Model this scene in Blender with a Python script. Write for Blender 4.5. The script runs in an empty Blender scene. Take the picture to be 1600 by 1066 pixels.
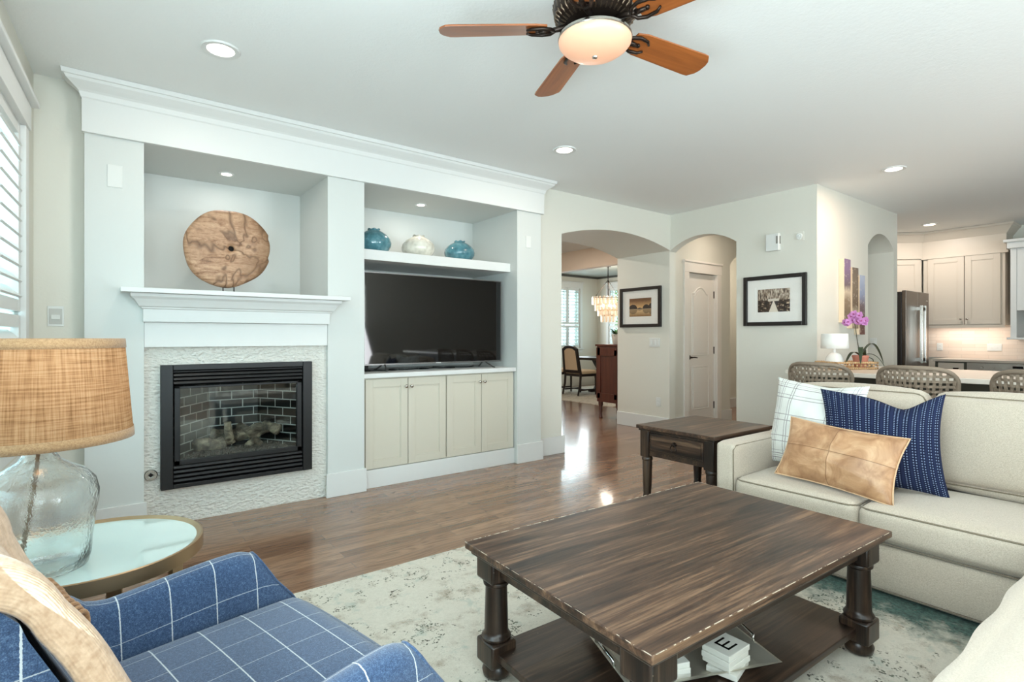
import bpy, bmesh, math, random
from mathutils import Vector, Matrix, Euler
random.seed(7)
S = bpy.context.scene
COL = S.collection
PI = math.pi
# ------------------------------------------------------------------ camera
cam = bpy.data.cameras.new('camera'); camo = bpy.data.objects.new('camera', cam); COL.objects.link(camo)
cam.sensor_width = 36.0; cam.lens = 36.0 * 839.0 / 1600.0
cam.shift_y = (533 - 526) / 1600.0 * -1
cam.clip_start = 0.02
camo.location = (0, 0, 1.213); camo.rotation_euler = (PI / 2, 0, -math.radians(37.12))
S.camera = camo
# ------------------------------------------------------------------ view, world
S.view_settings.view_transform = 'Standard'; S.view_settings.look = 'None'
S.view_settings.gamma = 1; S.view_settings.use_curve_mapping = False
S.view_settings.exposure = 0.24
wd = bpy.data.worlds.new('world'); S.world = wd; wd.use_nodes = True
wn = wd.node_tree.nodes['Background']; wn.inputs[0].default_value = (0.60, 0.90, 1.0, 1); wn.inputs[1].default_value = 5.0

def area(name, loc, rot, sx, sy, power, col, parent=None, shape='RECTANGLE'):
    l = bpy.data.lights.new(name, 'AREA'); l.shape = shape; l.size = sx; l.size_y = sy
    l.energy = power; l.color = col
    o = bpy.data.objects.new(name, l); COL.objects.link(o); o.location = loc; o.rotation_euler = rot
    if parent: o.parent = parent
    return o
# daylight panels for unseen rear openings and dining window; left-wall panel is added fill
COOL = (0.80, 0.93, 1.0)
area('fill_left_wall', (-0.58, -.95, 1.45), (0, -PI / 2 - .65, math.radians(-2.8)), 1.6, 4.3, 300, (0.76, 0.925, 1.0))  # added panel along mostly bare left wall, tilted up to brighten the ceiling
area('daylight_rear_window', (3.8, -3.12, 1.35), (PI / 2 + 0.65, 0, 0), 1.15, 2.0, 95, (.95, 0.96, 1.0))
area('daylight_patio_door', (.325, -3.12, 1.35), (PI / 2 + 0.65, 0, 0), 1.3, 2.0, 34, (.88, 0.95, 1.0))
area('daylight_dining_window', (9.0, 9.52, 1.6), (-PI / 2, 0, 0), 1.2, 1.3, 18, (0.85, 0.95, 1.0))

# ------------------------------------------------------------------ mesh helper
class MB:
    def __init__(s): s.v = []; s.f = []; s.uv = {}
    def add(s, vs, fs, uvs=None, M=None):
        b = len(s.v)
        for i, p in enumerate(vs):
            p = Vector(p)
            if M is not None: p = M @ p
            s.v.append(tuple(p))
            if uvs: s.uv[b + i] = uvs[i]
        s.f += [tuple(b + i for i in f) for f in fs]; return s
    def box(s, x0, y0, z0, x1, y1, z1, M=None):
        return s.add([(x, y, z) for z in (z0, z1) for y in (y0, y1) for x in (x0, x1)],
                     [(0, 2, 3, 1), (4, 5, 7, 6), (0, 1, 5, 4), (2, 6, 7, 3), (0, 4, 6, 2), (1, 3, 7, 5)], M=M)
    def cbox(s, c, d, M=None):
        return s.box(c[0] - d[0] / 2, c[1] - d[1] / 2, c[2] - d[2] / 2, c[0] + d[0] / 2, c[1] + d[1] / 2, c[2] + d[2] / 2, M)
    def prism(s, poly, axis, a, b, M=None):
        n = len(poly); vs = []
        for t in (a, b):
            for (p, q) in poly:
                vs.append({'x': (t, p, q), 'y': (p, t, q), 'z': (p, q, t)}[axis])
        fs = [tuple(range(n)), tuple(range(2 * n - 1, n - 1, -1))] + [(i, i + n, (i + 1) % n + n, (i + 1) % n) for i in range(n)]
        return s.add(vs, fs, M=M)
    def grid(s, fn, nu, nv, cu=False, cv=False, uv=None, M=None):
        vs = []; uvs = []
        for j in range(nv):
            for i in range(nu):
                u = i / (nu if cu else nu - 1); v = j / (nv if cv else nv - 1)
                vs.append(fn(u, v)); uvs.append(uv(u, v) if uv else (u, v))
        fs = []
        for j in range(nv if cv else nv - 1):
            for i in range(nu if cu else nu - 1):
                a = j * nu + i; b = j * nu + (i + 1) % nu; c = ((j + 1) % nv) * nu + (i + 1) % nu; d = ((j + 1) % nv) * nu + i
                fs.append((a, b, c, d))
        return s.add(vs, fs, uvs, M)
    def lathe(s, prof, c=(0, 0, 0), n=24, M=None, caps=True):
        vs = []
        for (r, z) in prof:
            for i in range(n):
                a = 2 * PI * i / n; vs.append((c[0] + r * math.cos(a), c[1] + r * math.sin(a), c[2] + z))
        fs = []
        for j in range(len(prof) - 1):
            for i in range(n): fs.append((j * n + i, j * n + (i + 1) % n, (j + 1) * n + (i + 1) % n, (j + 1) * n + i))
        if caps:
            fs.append(tuple(range(n - 1, -1, -1))); k = (len(prof) - 1) * n; fs.append(tuple(range(k, k + n)))
        return s.add(vs, fs, M=M)
    def tube(s, pts, r, n=8, M=None, closed=False):
        pts = [Vector(p) for p in pts]; m = len(pts); vs = []; up = Vector((0, 0, 1)); pn = None
        for i, p in enumerate(pts):
            if closed: t = pts[(i + 1) % m] - pts[i - 1]
            else: t = pts[min(i + 1, m - 1)] - pts[max(i - 1, 0)]
            t.normalize()
            if pn is None:
                a = t.cross(up)
                if a.length < 1e-3: a = t.cross(Vector((1, 0, 0)))
            else: a = pn - t * pn.dot(t)
            a.normalize(); pn = a; b = t.cross(a); rr = r[i] if isinstance(r, (list, tuple)) else r
            for k in range(n):
                an = 2 * PI * k / n; vs.append(p + (a * math.cos(an) + b * math.sin(an)) * rr)
        fs = []
        for j in range(m if closed else m - 1):
            for k in range(n):
                j2 = (j + 1) % m; fs.append((j * n + k, j * n + (k + 1) % n, j2 * n + (k + 1) % n, j2 * n + k))
        if not closed:
            fs.append(tuple(range(n - 1, -1, -1))); fs.append(tuple(range((m - 1) * n, m * n)))
        return s.add(vs, fs, M=M)
    def ring(s, x0, x1, yf, yb, prof, flip=1, ends=(1, 1), M=None):
        # stacked moulding round three sides; prof = [(offset, z)]
        vs = []
        for (o, z) in prof:
            vs += [(x0 - o * ends[0], yb, z), (x0 - o * ends[0], yf - o * flip, z), (x1 + o * ends[1], yf - o * flip, z), (x1 + o * ends[1], yb, z)]
        n = len(prof); fs = [(3, 2, 1, 0), tuple(4 * (n - 1) + k for k in range(4))]
        for j in range(n - 1):
            for k in range(4): fs.append((4 * j + k, 4 * j + (k + 1) % 4, 4 * j + 4 + (k + 1) % 4, 4 * j + 4 + k))
        return s.add(vs, fs, M=M)
    def rbox(s, c, d, r, puff=(0, 0, 0), n=12, M=None, uvax=(0, 1)):
        # rounded box with puffed faces
        h = [d[0] / 2, d[1] / 2, d[2] / 2]; r = min(r, min(h) * .999)
        for ax in range(3):
            for sg in (-1, 1):
                a, b = [(1, 2), (2, 0), (0, 1)][ax]
                def fn(u, v, ax=ax, sg=sg, a=a, b=b):
                    q = [0, 0, 0]; q[ax] = sg
                    # denser near the edges
                    q[a] = math.sin((u * 2 - 1) * PI / 2) * .5 + (u * 2 - 1) * .5
                    q[b] = math.sin((v * 2 - 1) * PI / 2) * .5 + (v * 2 - 1) * .5
                    P = Vector([q[i] * h[i] for i in range(3)])
                    inn = Vector([max(-h[i] + r, min(h[i] - r, P[i])) for i in range(3)])
                    dd = P - inn
                    if dd.length > 1e-9: P = inn + dd.normalized() * min(r, max(dd.length, r))
                    for k in range(3):
                        i, j = [(1, 2), (2, 0), (0, 1)][k]
                        w = (1 - q[i] ** 2) * (1 - q[j] ** 2)
                        P[k] += q[k] * puff[k] * max(0, w) ** .6
                    return P + Vector(c)
                def uvf(u, v): return (0, 0)
                s.grid(fn, n, n, M=M) if sg > 0 else s.grid(lambda u, v: fn(1 - u, v), n, n, M=M)
                k0 = len(s.v) - n * n
                for q in range(k0, len(s.v)):
                    s.uv[q] = (s.v[q][uvax[0]], s.v[q][uvax[1]])
        return s

def obj(name, mb, mat, parent=None, smooth=False, bev=0, w=True, merge=False, sub=0, solid=0):
    """link one mesh object; w: the vertices are in world coordinates"""
    me = bpy.data.meshes.new(name); vs = mb.v
    if w and parent is not None:
        Mi = WM(parent).inverted(); vs = [tuple(Mi @ Vector(p)) for p in vs]
    me.from_pydata(vs, [], mb.f)
    if mb.uv:
        ul = me.uv_layers.new(name='UVMap')
        for l in me.loops: ul.data[l.index].uv = mb.uv.get(l.vertex_index, (0, 0))
    bm = bmesh.new(); bm.from_mesh(me)
    if merge: bmesh.ops.remove_doubles(bm, verts=bm.verts, dist=1e-5)
    bmesh.ops.recalc_face_normals(bm, faces=bm.faces); bm.to_mesh(me); bm.free()
    if smooth:
        me.polygons.foreach_set('use_smooth', [True] * len(me.polygons))
        if smooth != 'all':
            try: me.set_sharp_from_angle(angle=math.radians(40))
            except Exception: pass
    o = bpy.data.objects.new(name, me); COL.objects.link(o)
    if mat: me.materials.append(mat)
    if bev:
        m = o.modifiers.new('bevel', 'BEVEL'); m.width = bev; m.segments = 2; m.limit_method = 'ANGLE'; m.angle_limit = math.radians(50)
    if solid:
        m = o.modifiers.new('solid', 'SOLIDIFY'); m.thickness = solid; m.offset = 0
    if sub:
        m = o.modifiers.new('sub', 'SUBSURF'); m.levels = sub; m.render_levels = sub
    if parent is not None: o.parent = parent
    return o
def WM(o):
    M = Matrix.Translation(o.location) @ o.rotation_euler.to_matrix().to_4x4()
    return (WM(o.parent) @ M) if o.parent else M
def tag(o, label, cat, group=None):
    o['label'] = label; o['category'] = cat
    if group: o['group'] = group
    return o
def thing(name, label, cat, loc=(0, 0, 0), rz=0, group=None):
    o = bpy.data.objects.new(name, None); COL.objects.link(o); o.empty_display_size = .1
    o.location = loc; o.rotation_euler = (0, 0, rz); return tag(o, label, cat, group)
def struct(name, mb, mat, parent=None, **k):
    o = obj(name, mb, mat, parent, **k)
    if parent is None: o['kind'] = 'structure'
    return o
def dup(root, loc, rz=None, label=None):
    def cp(o, par):
        c = o.copy(); COL.objects.link(c); c.parent = par
        for ch in list(o.children): cp(ch, c)
        return c
    r = cp(root, None); r.location = loc
    if rz is not None: r.rotation_euler[2] = rz
    if label: r['label'] = label
    return r
def Rz(a): return Matrix.Rotation(a, 4, 'Z')
def Rx(a): return Matrix.Rotation(a, 4, 'X')
def Ry(a): return Matrix.Rotation(a, 4, 'Y')
def T(*p): return Matrix.Translation(p)

# ------------------------------------------------------------------ materials
def lin(c): return tuple(((x / 255) / 12.92 if x / 255 <= .04045 else ((x / 255 + .055) / 1.055) ** 2.4) for x in c) + (1,)
class NT:
    def __init__(s, name):
        s.m = bpy.data.materials.new(name); s.m.use_nodes = True; s.t = s.m.node_tree; s.b = s.t.nodes['Principled BSDF']
        s.out = s.t.nodes['Material Output']
    def n(s, ty, **k):
        nd = s.t.nodes.new(ty)
        for a, v in k.items():
            if a.startswith('i_'):
                key = a[2:]; key = int(key) if key.isdigit() else key.replace('_', ' ')
                if isinstance(v, bpy.types.NodeSocket): s.t.links.new(v, nd.inputs[key])
                else: nd.inputs[key].default_value = v
            else: setattr(nd, a, v)
        return nd
    def l(s, a, b): s.t.links.new(a, b)
    def math(s, op, a, b=None, c=None, clamp=False):
        nd = s.t.nodes.new('ShaderNodeMath'); nd.operation = op; nd.use_clamp = clamp
        for i, x in enumerate((a, b, c)):
            if x is None: continue
            if isinstance(x, bpy.types.NodeSocket): s.t.links.new(x, nd.inputs[i])
            else: nd.inputs[i].default_value = x
        return nd.outputs[0]
    def mix(s, fac, a, b, mode='MIX'):
        nd = s.t.nodes.new('ShaderNodeMix'); nd.data_type = 'RGBA'; nd.blend_type = mode; nd.clamp_factor = True
        for i, x in ((0, fac), (6, a), (7, b)):
            if isinstance(x, bpy.types.NodeSocket): s.t.links.new(x, nd.inputs[i])
            else: nd.inputs[i].default_value = x
        return nd.outputs[2]
    def ramp(s, fac, stops, interp='LINEAR'):
        nd = s.t.nodes.new('ShaderNodeValToRGB'); nd.color_ramp.interpolation = interp
        e = nd.color_ramp.elements
        while len(e) < len(stops): e.new(.5)
        for i, (p, c) in enumerate(stops):
            e[i].position = p; e[i].color = c if isinstance(c, tuple) and len(c) == 4 else ((c,) * 3 + (1,) if not isinstance(c, tuple) else lin(c))
        s.l(fac, nd.inputs[0]); return nd.outputs[0]
    def coord(s, kind='Object', scale=(1, 1, 1), rot=(0, 0, 0), loc=(0, 0, 0)):
        tc = s.t.nodes.new('ShaderNodeTexCoord'); mp = s.t.nodes.new('ShaderNodeMapping')
        s.l(tc.outputs[kind], mp.inputs[0]); mp.inputs['Scale'].default_value = scale; mp.inputs['Rotation'].default_value = rot; mp.inputs['Location'].default_value = loc
        return mp.outputs[0]
    def noise(s, vec, scale=5, detail=4, rough=.5, dist=0):
        nd = s.n('ShaderNodeTexNoise', i_Scale=scale, i_Detail=detail, i_Roughness=rough, i_Distortion=dist); s.l(vec, nd.inputs['Vector']); return nd.outputs['Fac']
    def bump(s, h, strength=.3, dist=.002, normal=None):
        nd = s.n('ShaderNodeBump', i_Strength=strength, i_Distance=dist); s.l(h, nd.inputs['Height'])
        if normal: s.l(normal, nd.inputs['Normal'])
        s.l(nd.outputs[0], s.b.inputs['Normal']); return nd.outputs[0]
    def set(s, **k):
        for a, v in k.items():
            key = a.replace('_', ' ')
            if isinstance(v, bpy.types.NodeSocket): s.l(v, s.b.inputs[key])
            else: s.b.inputs[key].default_value = v
        return s
def simple(name, c, rough=.5, metal=0, spec=.5, bs=0, bstr=.2, bd=.001, var=0):
    t = NT(name); col = lin(c)
    co = t.coord()
    if var:
        nf = t.noise(co, 6, 3); t.set(Base_Color=t.mix(nf, tuple(x * (1 - var) for x in col[:3]) + (1,), tuple(min(1, x * (1 + var)) for x in col[:3]) + (1,)))
    else: t.set(Base_Color=col)
    t.set(Roughness=rough, Metallic=metal, Specular_IOR_Level=spec)
    if bs: t.bump(t.noise(co, bs, 3), bstr, bd)
    return t.m
def emis(name, c, st):
    t = NT(name); t.set(Base_Color=lin(c), Emission_Color=lin(c), Emission_Strength=st); return t.m

def wood(name, cols, ax=0, gs=1.0, rough=.45, planks=0, spec=.5, streak=.5, bump=.15, coat=0, edge=None):
    t = NT(name)
    sc = [28 * gs, 28 * gs, 28 * gs]; sc[ax] = 1.6 * gs
    co = t.coord(scale=tuple(sc))
    sc2 = [9 * gs, 9 * gs, 9 * gs]; sc2[ax] = .7 * gs
    co2 = t.coord(scale=tuple(sc2))
    g1 = t.noise(co, 1.0, 6, .65, .6); g2 = t.noise(co2, 1.0, 4, .6, 1.2)
    f = t.math('ADD', t.math('MULTIPLY', g1, .5), t.math('MULTIPLY', g2, .5))
    k = len(cols); c = t.ramp(f, [(.32 + .36 * i / (k - 1), cols[i]) for i in range(k)])
    t.set(Base_Color=c, Roughness=rough, Specular_IOR_Level=spec, Coat_Weight=coat, Coat_Roughness=.15)
    if bump: t.bump(g1, bump, .002)
    return t.m

# paints
def paint(name, c, rough=.6, tex=0):
    t = NT(name); t.set(Base_Color=lin(c), Roughness=rough, Specular_IOR_Level=.35)
    co = t.coord()
    if tex: t.bump(t.math('ADD', t.noise(co, 55, 3, .6), t.math('MULTIPLY', t.noise(co, 18, 2), .6)), tex, .004)
    return t.m
M_ceiling = paint('ceiling paint', (238, 240, 238), .75, .35)
M_wall = paint('wall paint', (220, 218, 207), .65, .12)
M_white = paint('white trim paint', (222, 223, 220), .42)
M_feature = paint('feature wall paint', (211, 214, 210), .55, .05)
M_cab = paint('cabinet paint greige', (208, 202, 186), .4)
M_kcab = paint('kitchen cabinet paint', (204, 194, 180), .4)
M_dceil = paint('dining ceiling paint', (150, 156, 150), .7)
M_plastic = paint('white plastic', (222, 224, 220), .35)
M_black = simple('black metal', (22, 22, 23), .38, 0.2, .5)
M_blackgl = simple('black gloss', (12, 12, 13), .12)
M_bronze = simple('dark bronze', (52, 42, 36), .35, .75, .5, 30, .3, .002, .3)
M_silver = simple('brushed nickel', (190, 186, 178), .25, 1)
M_chrome = simple('stainless handle', (205, 203, 198), .18, 1)
M_fridge = simple('dark stainless', (120, 110, 102), .32, .9)
M_gold = simple('brushed champagne brass', (165, 138, 106), .35, .8)
M_quartz = simple('white quartz', (228, 220, 208), .2, 0, .5)

# oak floor
def floor_mat():
    t = NT('oak plank floor')
    co = t.coord()
    br = t.n('ShaderNodeTexBrick', offset=.37, offset_frequency=2, i_Color1=(0, 0, 0, 1), i_Color2=(1, 1, 1, 1), i_Mortar=(.5, .5, .5, 1), i_Scale=1.0, i_Mortar_Size=.0009, i_Mortar_Smooth=.1, i_Bias=0.0, i_Brick_Width=1.05, i_Row_Height=.083)
    t.l(co, br.inputs['Vector'])
    # shift grain per plank
    cmb = t.n('ShaderNodeCombineXYZ'); t.l(t.math('MULTIPLY', br.outputs['Color'], 31.0), cmb.inputs[2]); t.l(t.math('MULTIPLY', br.outputs['Color'], 7.0), cmb.inputs[0])
    va = t.n('ShaderNodeVectorMath', operation='ADD'); t.l(co, va.inputs[0]); t.l(cmb.outputs[0], va.inputs[1])
    mp = t.n('ShaderNodeMapping'); mp.inputs['Scale'].default_value = (1.1, 9, 1); t.l(va.outputs[0], mp.inputs[0])
    mp2 = t.n('ShaderNodeMapping'); mp2.inputs['Scale'].default_value = (3, 90, 1); t.l(va.outputs[0], mp2.inputs[0])
    nz = t.noise(mp.outputs[0], 1.2, 2, .5, .4)
    rings = t.math('FRACT', t.math('MULTIPLY', nz, 10))
    rg = t.ramp(rings, [(0, .0), (.14, .0), (.50, 1.0), (.80, 1.0), (1, .0)])
    fine = t.noise(mp2.outputs[0], 1, 3, .6)
    base = t.ramp(br.outputs['Color'], [(0, (124, 90, 68)), (.35, (150, 112, 86)), (.7, (166, 128, 100)), (1, (138, 102, 79))])
    dark = t.mix(1.0, base, (.27, .24, .21, 1), 'MULTIPLY')
    gm = t.math('MULTIPLY', t.math('SUBTRACT', 1, rg), t.math('MULTIPLY', t.math('SUBTRACT', fine, .25), 1.7, clamp=True), clamp=True)
    c = t.mix(t.math('MULTIPLY', gm, .9), base, dark)
    c = t.mix(t.math('MULTIPLY', t.math('SUBTRACT', 1, fine), .25), c, dark)
    c = t.mix(t.math('MULTIPLY', br.outputs['Fac'], .75), c, (.03, .02, .015, 1))
    t.set(Base_Color=c, Roughness=t.math('ADD', .17, t.math('MULTIPLY', fine, .12)), Specular_IOR_Level=.5, Coat_Weight=.35, Coat_Roughness=.08)
    t.bump(t.math('ADD', fine, t.math('MULTIPLY', t.noise(co, 9, 2), 1.0)), .10, .002)
    return t.m
M_floor = floor_mat()

def table_wood(name, dk=1.0, ax=0):
    t = NT(name)
    sc = [14, 14, 14]; sc[ax] = 1.1
    sf = [95, 95, 95]; sf[ax] = 4
    co = t.coord(scale=tuple(sc)); cf = t.coord(scale=tuple(sf)); ob = t.coord()
    a = t.noise(co, 1, 5, .6, .8); b = t.noise(cf, 1, 4, .7, .2); k = t.noise(ob, 2.2, 2)
    f = t.math('ADD', t.math('MULTIPLY', a, .62), t.math('MULTIPLY', b, .38))
    c = t.ramp(f, [(.38, (18 * dk, 13 * dk, 10 * dk)), (.455, (52 * dk, 37 * dk, 28 * dk)), (.53, (80 * dk, 58 * dk, 44 * dk)), (.62, (126 * dk, 97 * dk, 74 * dk))])
    c = t.mix(t.math('MULTIPLY', t.math('SUBTRACT', k, .42), 2.0, clamp=True), c, t.mix(.55, c, lin((66 * dk, 48 * dk, 38 * dk))))
    vo = t.n('ShaderNodeTexVoronoi', i_Scale=17.0); t.l(ob, vo.inputs['Vector'])
    dot = t.math('LESS_THAN', vo.outputs['Distance'], .022)
    c = t.mix(t.math('MULTIPLY', dot, .7), c, lin((205, 180, 150)))
    t.set(Base_Color=c, Roughness=.33, Specular_IOR_Level=.5)
    t.bump(b, .12, .002)
    return t.m
M_ctop = table_wood('dark distressed tabletop'); M_cleg = table_wood('dark distressed leg', .62, 2); M_cedge = table_wood('dark distressed edge', .62)
M_cshelf = table_wood('dark shelf wood', .72)

def fabric(name, c1, c2, scale=420, bump=.5, rough=.95, blot=.0):
    t = NT(name); co = t.coord()
    w1 = t.n('ShaderNodeTexNoise', i_Scale=1.0, i_Detail=2); t.l(t.coord(scale=(scale, scale * .35, scale)), w1.inputs['Vector'])
    w2 = t.n('ShaderNodeTexNoise', i_Scale=1.0, i_Detail=2); t.l(t.coord(scale=(scale * .35, scale, scale * .5)), w2.inputs['Vector'])
    f = t.math('MULTIPLY', t.math('ADD', w1.outputs['Fac'], w2.outputs['Fac']), .5)
    big = t.noise(co, 7, 3)
    c = t.mix(t.ramp(f, [(.30, 0.0), (.70, 1.0)]), lin(c1), lin(c2))
    if blot: c = t.mix(t.math('MULTIPLY', big, blot), c, tuple(x * .8 for x in lin(c1)[:3]) + (1,))
    t.set(Base_Color=c, Roughness=rough, Specular_IOR_Level=.15, Sheen_Weight=.25); t.bump(f, bump, .002)
    return t.m
M_sofa = fabric('oatmeal linen upholstery', (176, 162, 144), (216, 203, 186), 430, .6, blot=.12)
M_sofapipe = fabric('sofa piping', (112, 100, 84), (150, 138, 118), 400)
M_throw = fabric('cream throw', (200, 186, 168), (222, 209, 192), 380, .6)
M_beige = fabric('camel throw wool', (176, 144, 116), (214, 184, 156), 150, 1.0)
_nt = M_beige.node_tree; _w = _nt.nodes.new('ShaderNodeTexWave'); _w.inputs['Scale'].default_value = 55; _w.inputs['Distortion'].default_value = 2.5; _tc = _nt.nodes.new('ShaderNodeTexCoord'); _nt.links.new(_tc.outputs['UV'], _w.inputs['Vector'])
_b = _nt.nodes.new('ShaderNodeBump'); _b.inputs['Strength'].default_value = .22; _b.inputs['Distance'].default_value = .003; _nt.links.new(_w.outputs['Fac'], _b.inputs['Height'])
_pb = _nt.nodes['Principled BSDF']; _old = _pb.inputs['Normal'].links[0].from_socket; _nt.links.new(_old, _b.inputs['Normal']); _nt.links.new(_b.outputs[0], _pb.inputs['Normal'])
M_tassel = fabric('tassel yarn', (140, 100, 66), (190, 146, 104), 300, .8)

def plaid_blue():
    t = NT('blue windowpane wool')
    uv = t.coord('UV'); sep = t.n('ShaderNodeSeparateXYZ'); t.l(uv, sep.inputs[0])
    ob = t.coord()
    j = t.math('MULTIPLY', t.math('SUBTRACT', t.noise(ob, 300, 2), .5), .0022)
    def line(sock, w):
        x = t.math('ADD', sock, j); fr = t.math('FRACT', t.math('DIVIDE', x, .105)); d = t.math('ABSOLUTE', t.math('SUBTRACT', fr, .5)); return t.math('LESS_THAN', d, w)
    ln = t.math('MAXIMUM', line(sep.outputs[0], .013), t.math('MULTIPLY', line(sep.outputs[1], .008), .7))
    n = t.noise(t.coord(scale=(520, 520, 520)), 1, 3, .7); n2 = t.noise(ob, 170, 3)
    c = t.ramp(t.math('ADD', t.math('MULTIPLY', n, .7), t.math('MULTIPLY', n2, .3)), [(.30, (34, 48, 74)), (.5, (56, 78, 110)), (.70, (104, 128, 156))])
    c = t.mix(t.math('MULTIPLY', ln, .85), c, lin((206, 212, 214)))
    t.set(Base_Color=c, Roughness=.95, Specular_IOR_Level=.12, Sheen_Weight=.4); t.bump(n, .6, .002)
    return t.m
M_blue = plaid_blue()

def rug_mat(name='distressed rug', warm=0):
    t = NT(name); co = t.coord()
    sep = t.n('ShaderNodeSeparateXYZ'); t.l(co, sep.inputs[0])
    def warped(amount, sc):
        w = t.n('ShaderNodeTexNoise', i_Scale=sc, i_Detail=3.0); t.l(co, w.inputs['Vector'])
        v = t.n('ShaderNodeVectorMath', operation='SCALE'); v.inputs['Scale'].default_value = amount; t.l(w.outputs['Color'], v.inputs[0])
        p = t.n('ShaderNodeVectorMath', operation='ADD'); t.l(co, p.inputs[0]); t.l(v.outputs[0], p.inputs[1]); return p.outputs[0]
    p = warped(.10, 9.0)
    def vor(sc, feat='F1'):
        v = t.n('ShaderNodeTexVoronoi', feature=feat, i_Scale=sc); t.l(p, v.inputs['Vector']); return v.outputs['Distance']
    def near(x, c, w): return t.math('LESS_THAN', t.math('ABSOLUTE', t.math('SUBTRACT', x, c)), w)
    d1, d2 = vor(4.6), vor(11.0)
    dots = t.n('ShaderNodeTexVoronoi', feature='F1', i_Scale=95.0); t.l(co, dots.inputs['Vector']); dm = t.math('LESS_THAN', dots.outputs['Distance'], .46)
    motif = t.math('MULTIPLY', t.math('MAXIMUM', t.math('MAXIMUM', near(d1, .34, .035), near(d1, .15, .03)), near(d2, .26, .06)), dm)
    fine = t.noise(co, 170, 3, .75); med = t.noise(co, 60, 4, .75); big = t.noise(co, 3.2, 4, .65); b2 = t.noise(t.coord(loc=(5, 3, 0)), 9, 4, .65); b3 = t.noise(t.coord(loc=(9, 1, 0)), 11, 4, .65)
    base = t.mix(t.math('MULTIPLY', med, .8), lin((222, 216, 202)), lin((186, 178, 162)))
    c = t.mix(t.math('MULTIPLY', t.math('SUBTRACT', b2, .54), 4.5, clamp=True), base, lin((160, 144, 126)))
    c = t.mix(t.math('MULTIPLY', t.math('SUBTRACT', b3, .57), 4.0, clamp=True), c, lin((158, 172, 162)))
    wear = t.math('MULTIPLY', t.math('SUBTRACT', t.math('ADD', t.math('MULTIPLY', med, .8), t.math('MULTIPLY', big, .7)), .70), 9.0, clamp=True)
    c = t.mix(t.math('MULTIPLY', t.math('MULTIPLY', motif, wear), .95), c, t.ramp(b3, [(.42, (66, 62, 52)), (.6, (116, 118, 104))]))
    spk = t.math('MULTIPLY', t.math('GREATER_THAN', fine, .60), t.math('MULTIPLY', t.math('SUBTRACT', b2, .40), 4, clamp=True))
    c = t.mix(t.math('MULTIPLY', spk, .55), c, lin((104, 98, 82)))
    bx = t.math('ADD', sep.outputs[0], t.math('MULTIPLY', t.math('SUBTRACT', t.noise(co, 9, 4, .7), .5), .55))
    tm = t.math('MULTIPLY', t.math('SUBTRACT', bx, 2.58), 5.0, clamp=True)
    if not warm:
        c = t.mix(t.math('MULTIPLY', tm, .92), c, t.ramp(med, [(.35, (22, 50, 48)), (.62, (70, 104, 98))]))
    t.set(Base_Color=c, Roughness=.95, Specular_IOR_Level=.1); t.bump(t.math('ADD', fine, med), .4, .003)
    return t.m
M_rug = rug_mat(); M_rug2 = rug_mat('dining rug', 1)

def stone_mat():
    t = NT('chiselled white stone'); co = t.coord()
    a = t.noise(t.coord(scale=(30, 30, 55)), 1, 4, .55, .8); b = t.noise(co, 90, 2)
    vo = t.n('ShaderNodeTexVoronoi', feature='SMOOTH_F1', i_Scale=1.0); t.l(t.coord(scale=(42, 42, 75)), vo.inputs['Vector'])
    h = t.math('ADD', t.math('MULTIPLY', vo.outputs['Distance'], .8), a)
    t.set(Base_Color=t.mix(a, lin((214, 210, 200)), lin((238, 236, 228))), Roughness=.8); t.bump(t.math('ADD', h, t.math('MULTIPLY', b, .2)), 1.0, .012)
    return t.m
M_stone = stone_mat()
def brick_mat():
    t = NT('black firebox brick')
    br = t.n('ShaderNodeTexBrick', offset=.5, i_Color1=lin((16, 21, 21)), i_Color2=lin((26, 31, 31)), i_Mortar=lin((214, 214, 206)), i_Scale=1.0, i_Mortar_Size=.004, i_Brick_Width=.15, i_Row_Height=.062)
    t.l(t.coord('UV'), br.inputs['Vector']); t.set(Base_Color=br.outputs['Color'], Roughness=.35); return t.m
M_brick = brick_mat()
def splash_mat():
    t = NT('kitchen backsplash tile')
    br = t.n('ShaderNodeTexBrick', offset=.5, i_Color1=lin((226, 208, 192)), i_Color2=lin((234, 220, 206)), i_Mortar=lin((206, 190, 176)), i_Scale=1.0, i_Mortar_Size=.0015, i_Brick_Width=.3, i_Row_Height=.05)
    t.l(t.coord('UV'), br.inputs['Vector']); t.set(Base_Color=br.outputs['Color'], Roughness=.25); return t.m
M_splash = splash_mat()
def glass_mat(name, tint=(1, 1, 1), bump=0, thin=True, rough=0.0, ior=1.45):
    t = NT(name); t.set(Base_Color=tint + (1,), Transmission_Weight=1.0, Roughness=rough, IOR=ior)
    if bump:
        co = t.coord(); t.bump(t.math('ADD', t.noise(co, 70, 3, .6), t.noise(co, 22, 2)), bump, .004)
    return t.m
M_bottle = glass_mat('seeded bottle glass', (.985, 1, .995), .3)
M_crystal = glass_mat('chandelier crystal', (1, .97, .93), 0, ior=1.3)
def pane_mat(name, c, rough, mixf):
    t = NT(name); tr = t.n('ShaderNodeBsdfTransparent'); gl = t.n('ShaderNodeBsdfGlossy', i_Roughness=rough); tr.inputs[0].default_value = c + (1,)
    fr = t.n('ShaderNodeLayerWeight'); mx = t.n('ShaderNodeMixShader'); t.l(t.math('ADD', t.math('MULTIPLY', t.math('POWER', fr.outputs['Facing'], 4.0), .7), .02 + mixf, clamp=True), mx.inputs[0]); t.l(tr.outputs[0], mx.inputs[1]); t.l(gl.outputs[0], mx.inputs[2])
    t.l(mx.outputs[0], t.out.inputs[0]); return t.m
M_fireglass = pane_mat('firebox glass', (.85, .88, .88), .03, .05)
M_pane = pane_mat('window glass', (.97, 1, 1), .0, .0)
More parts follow.
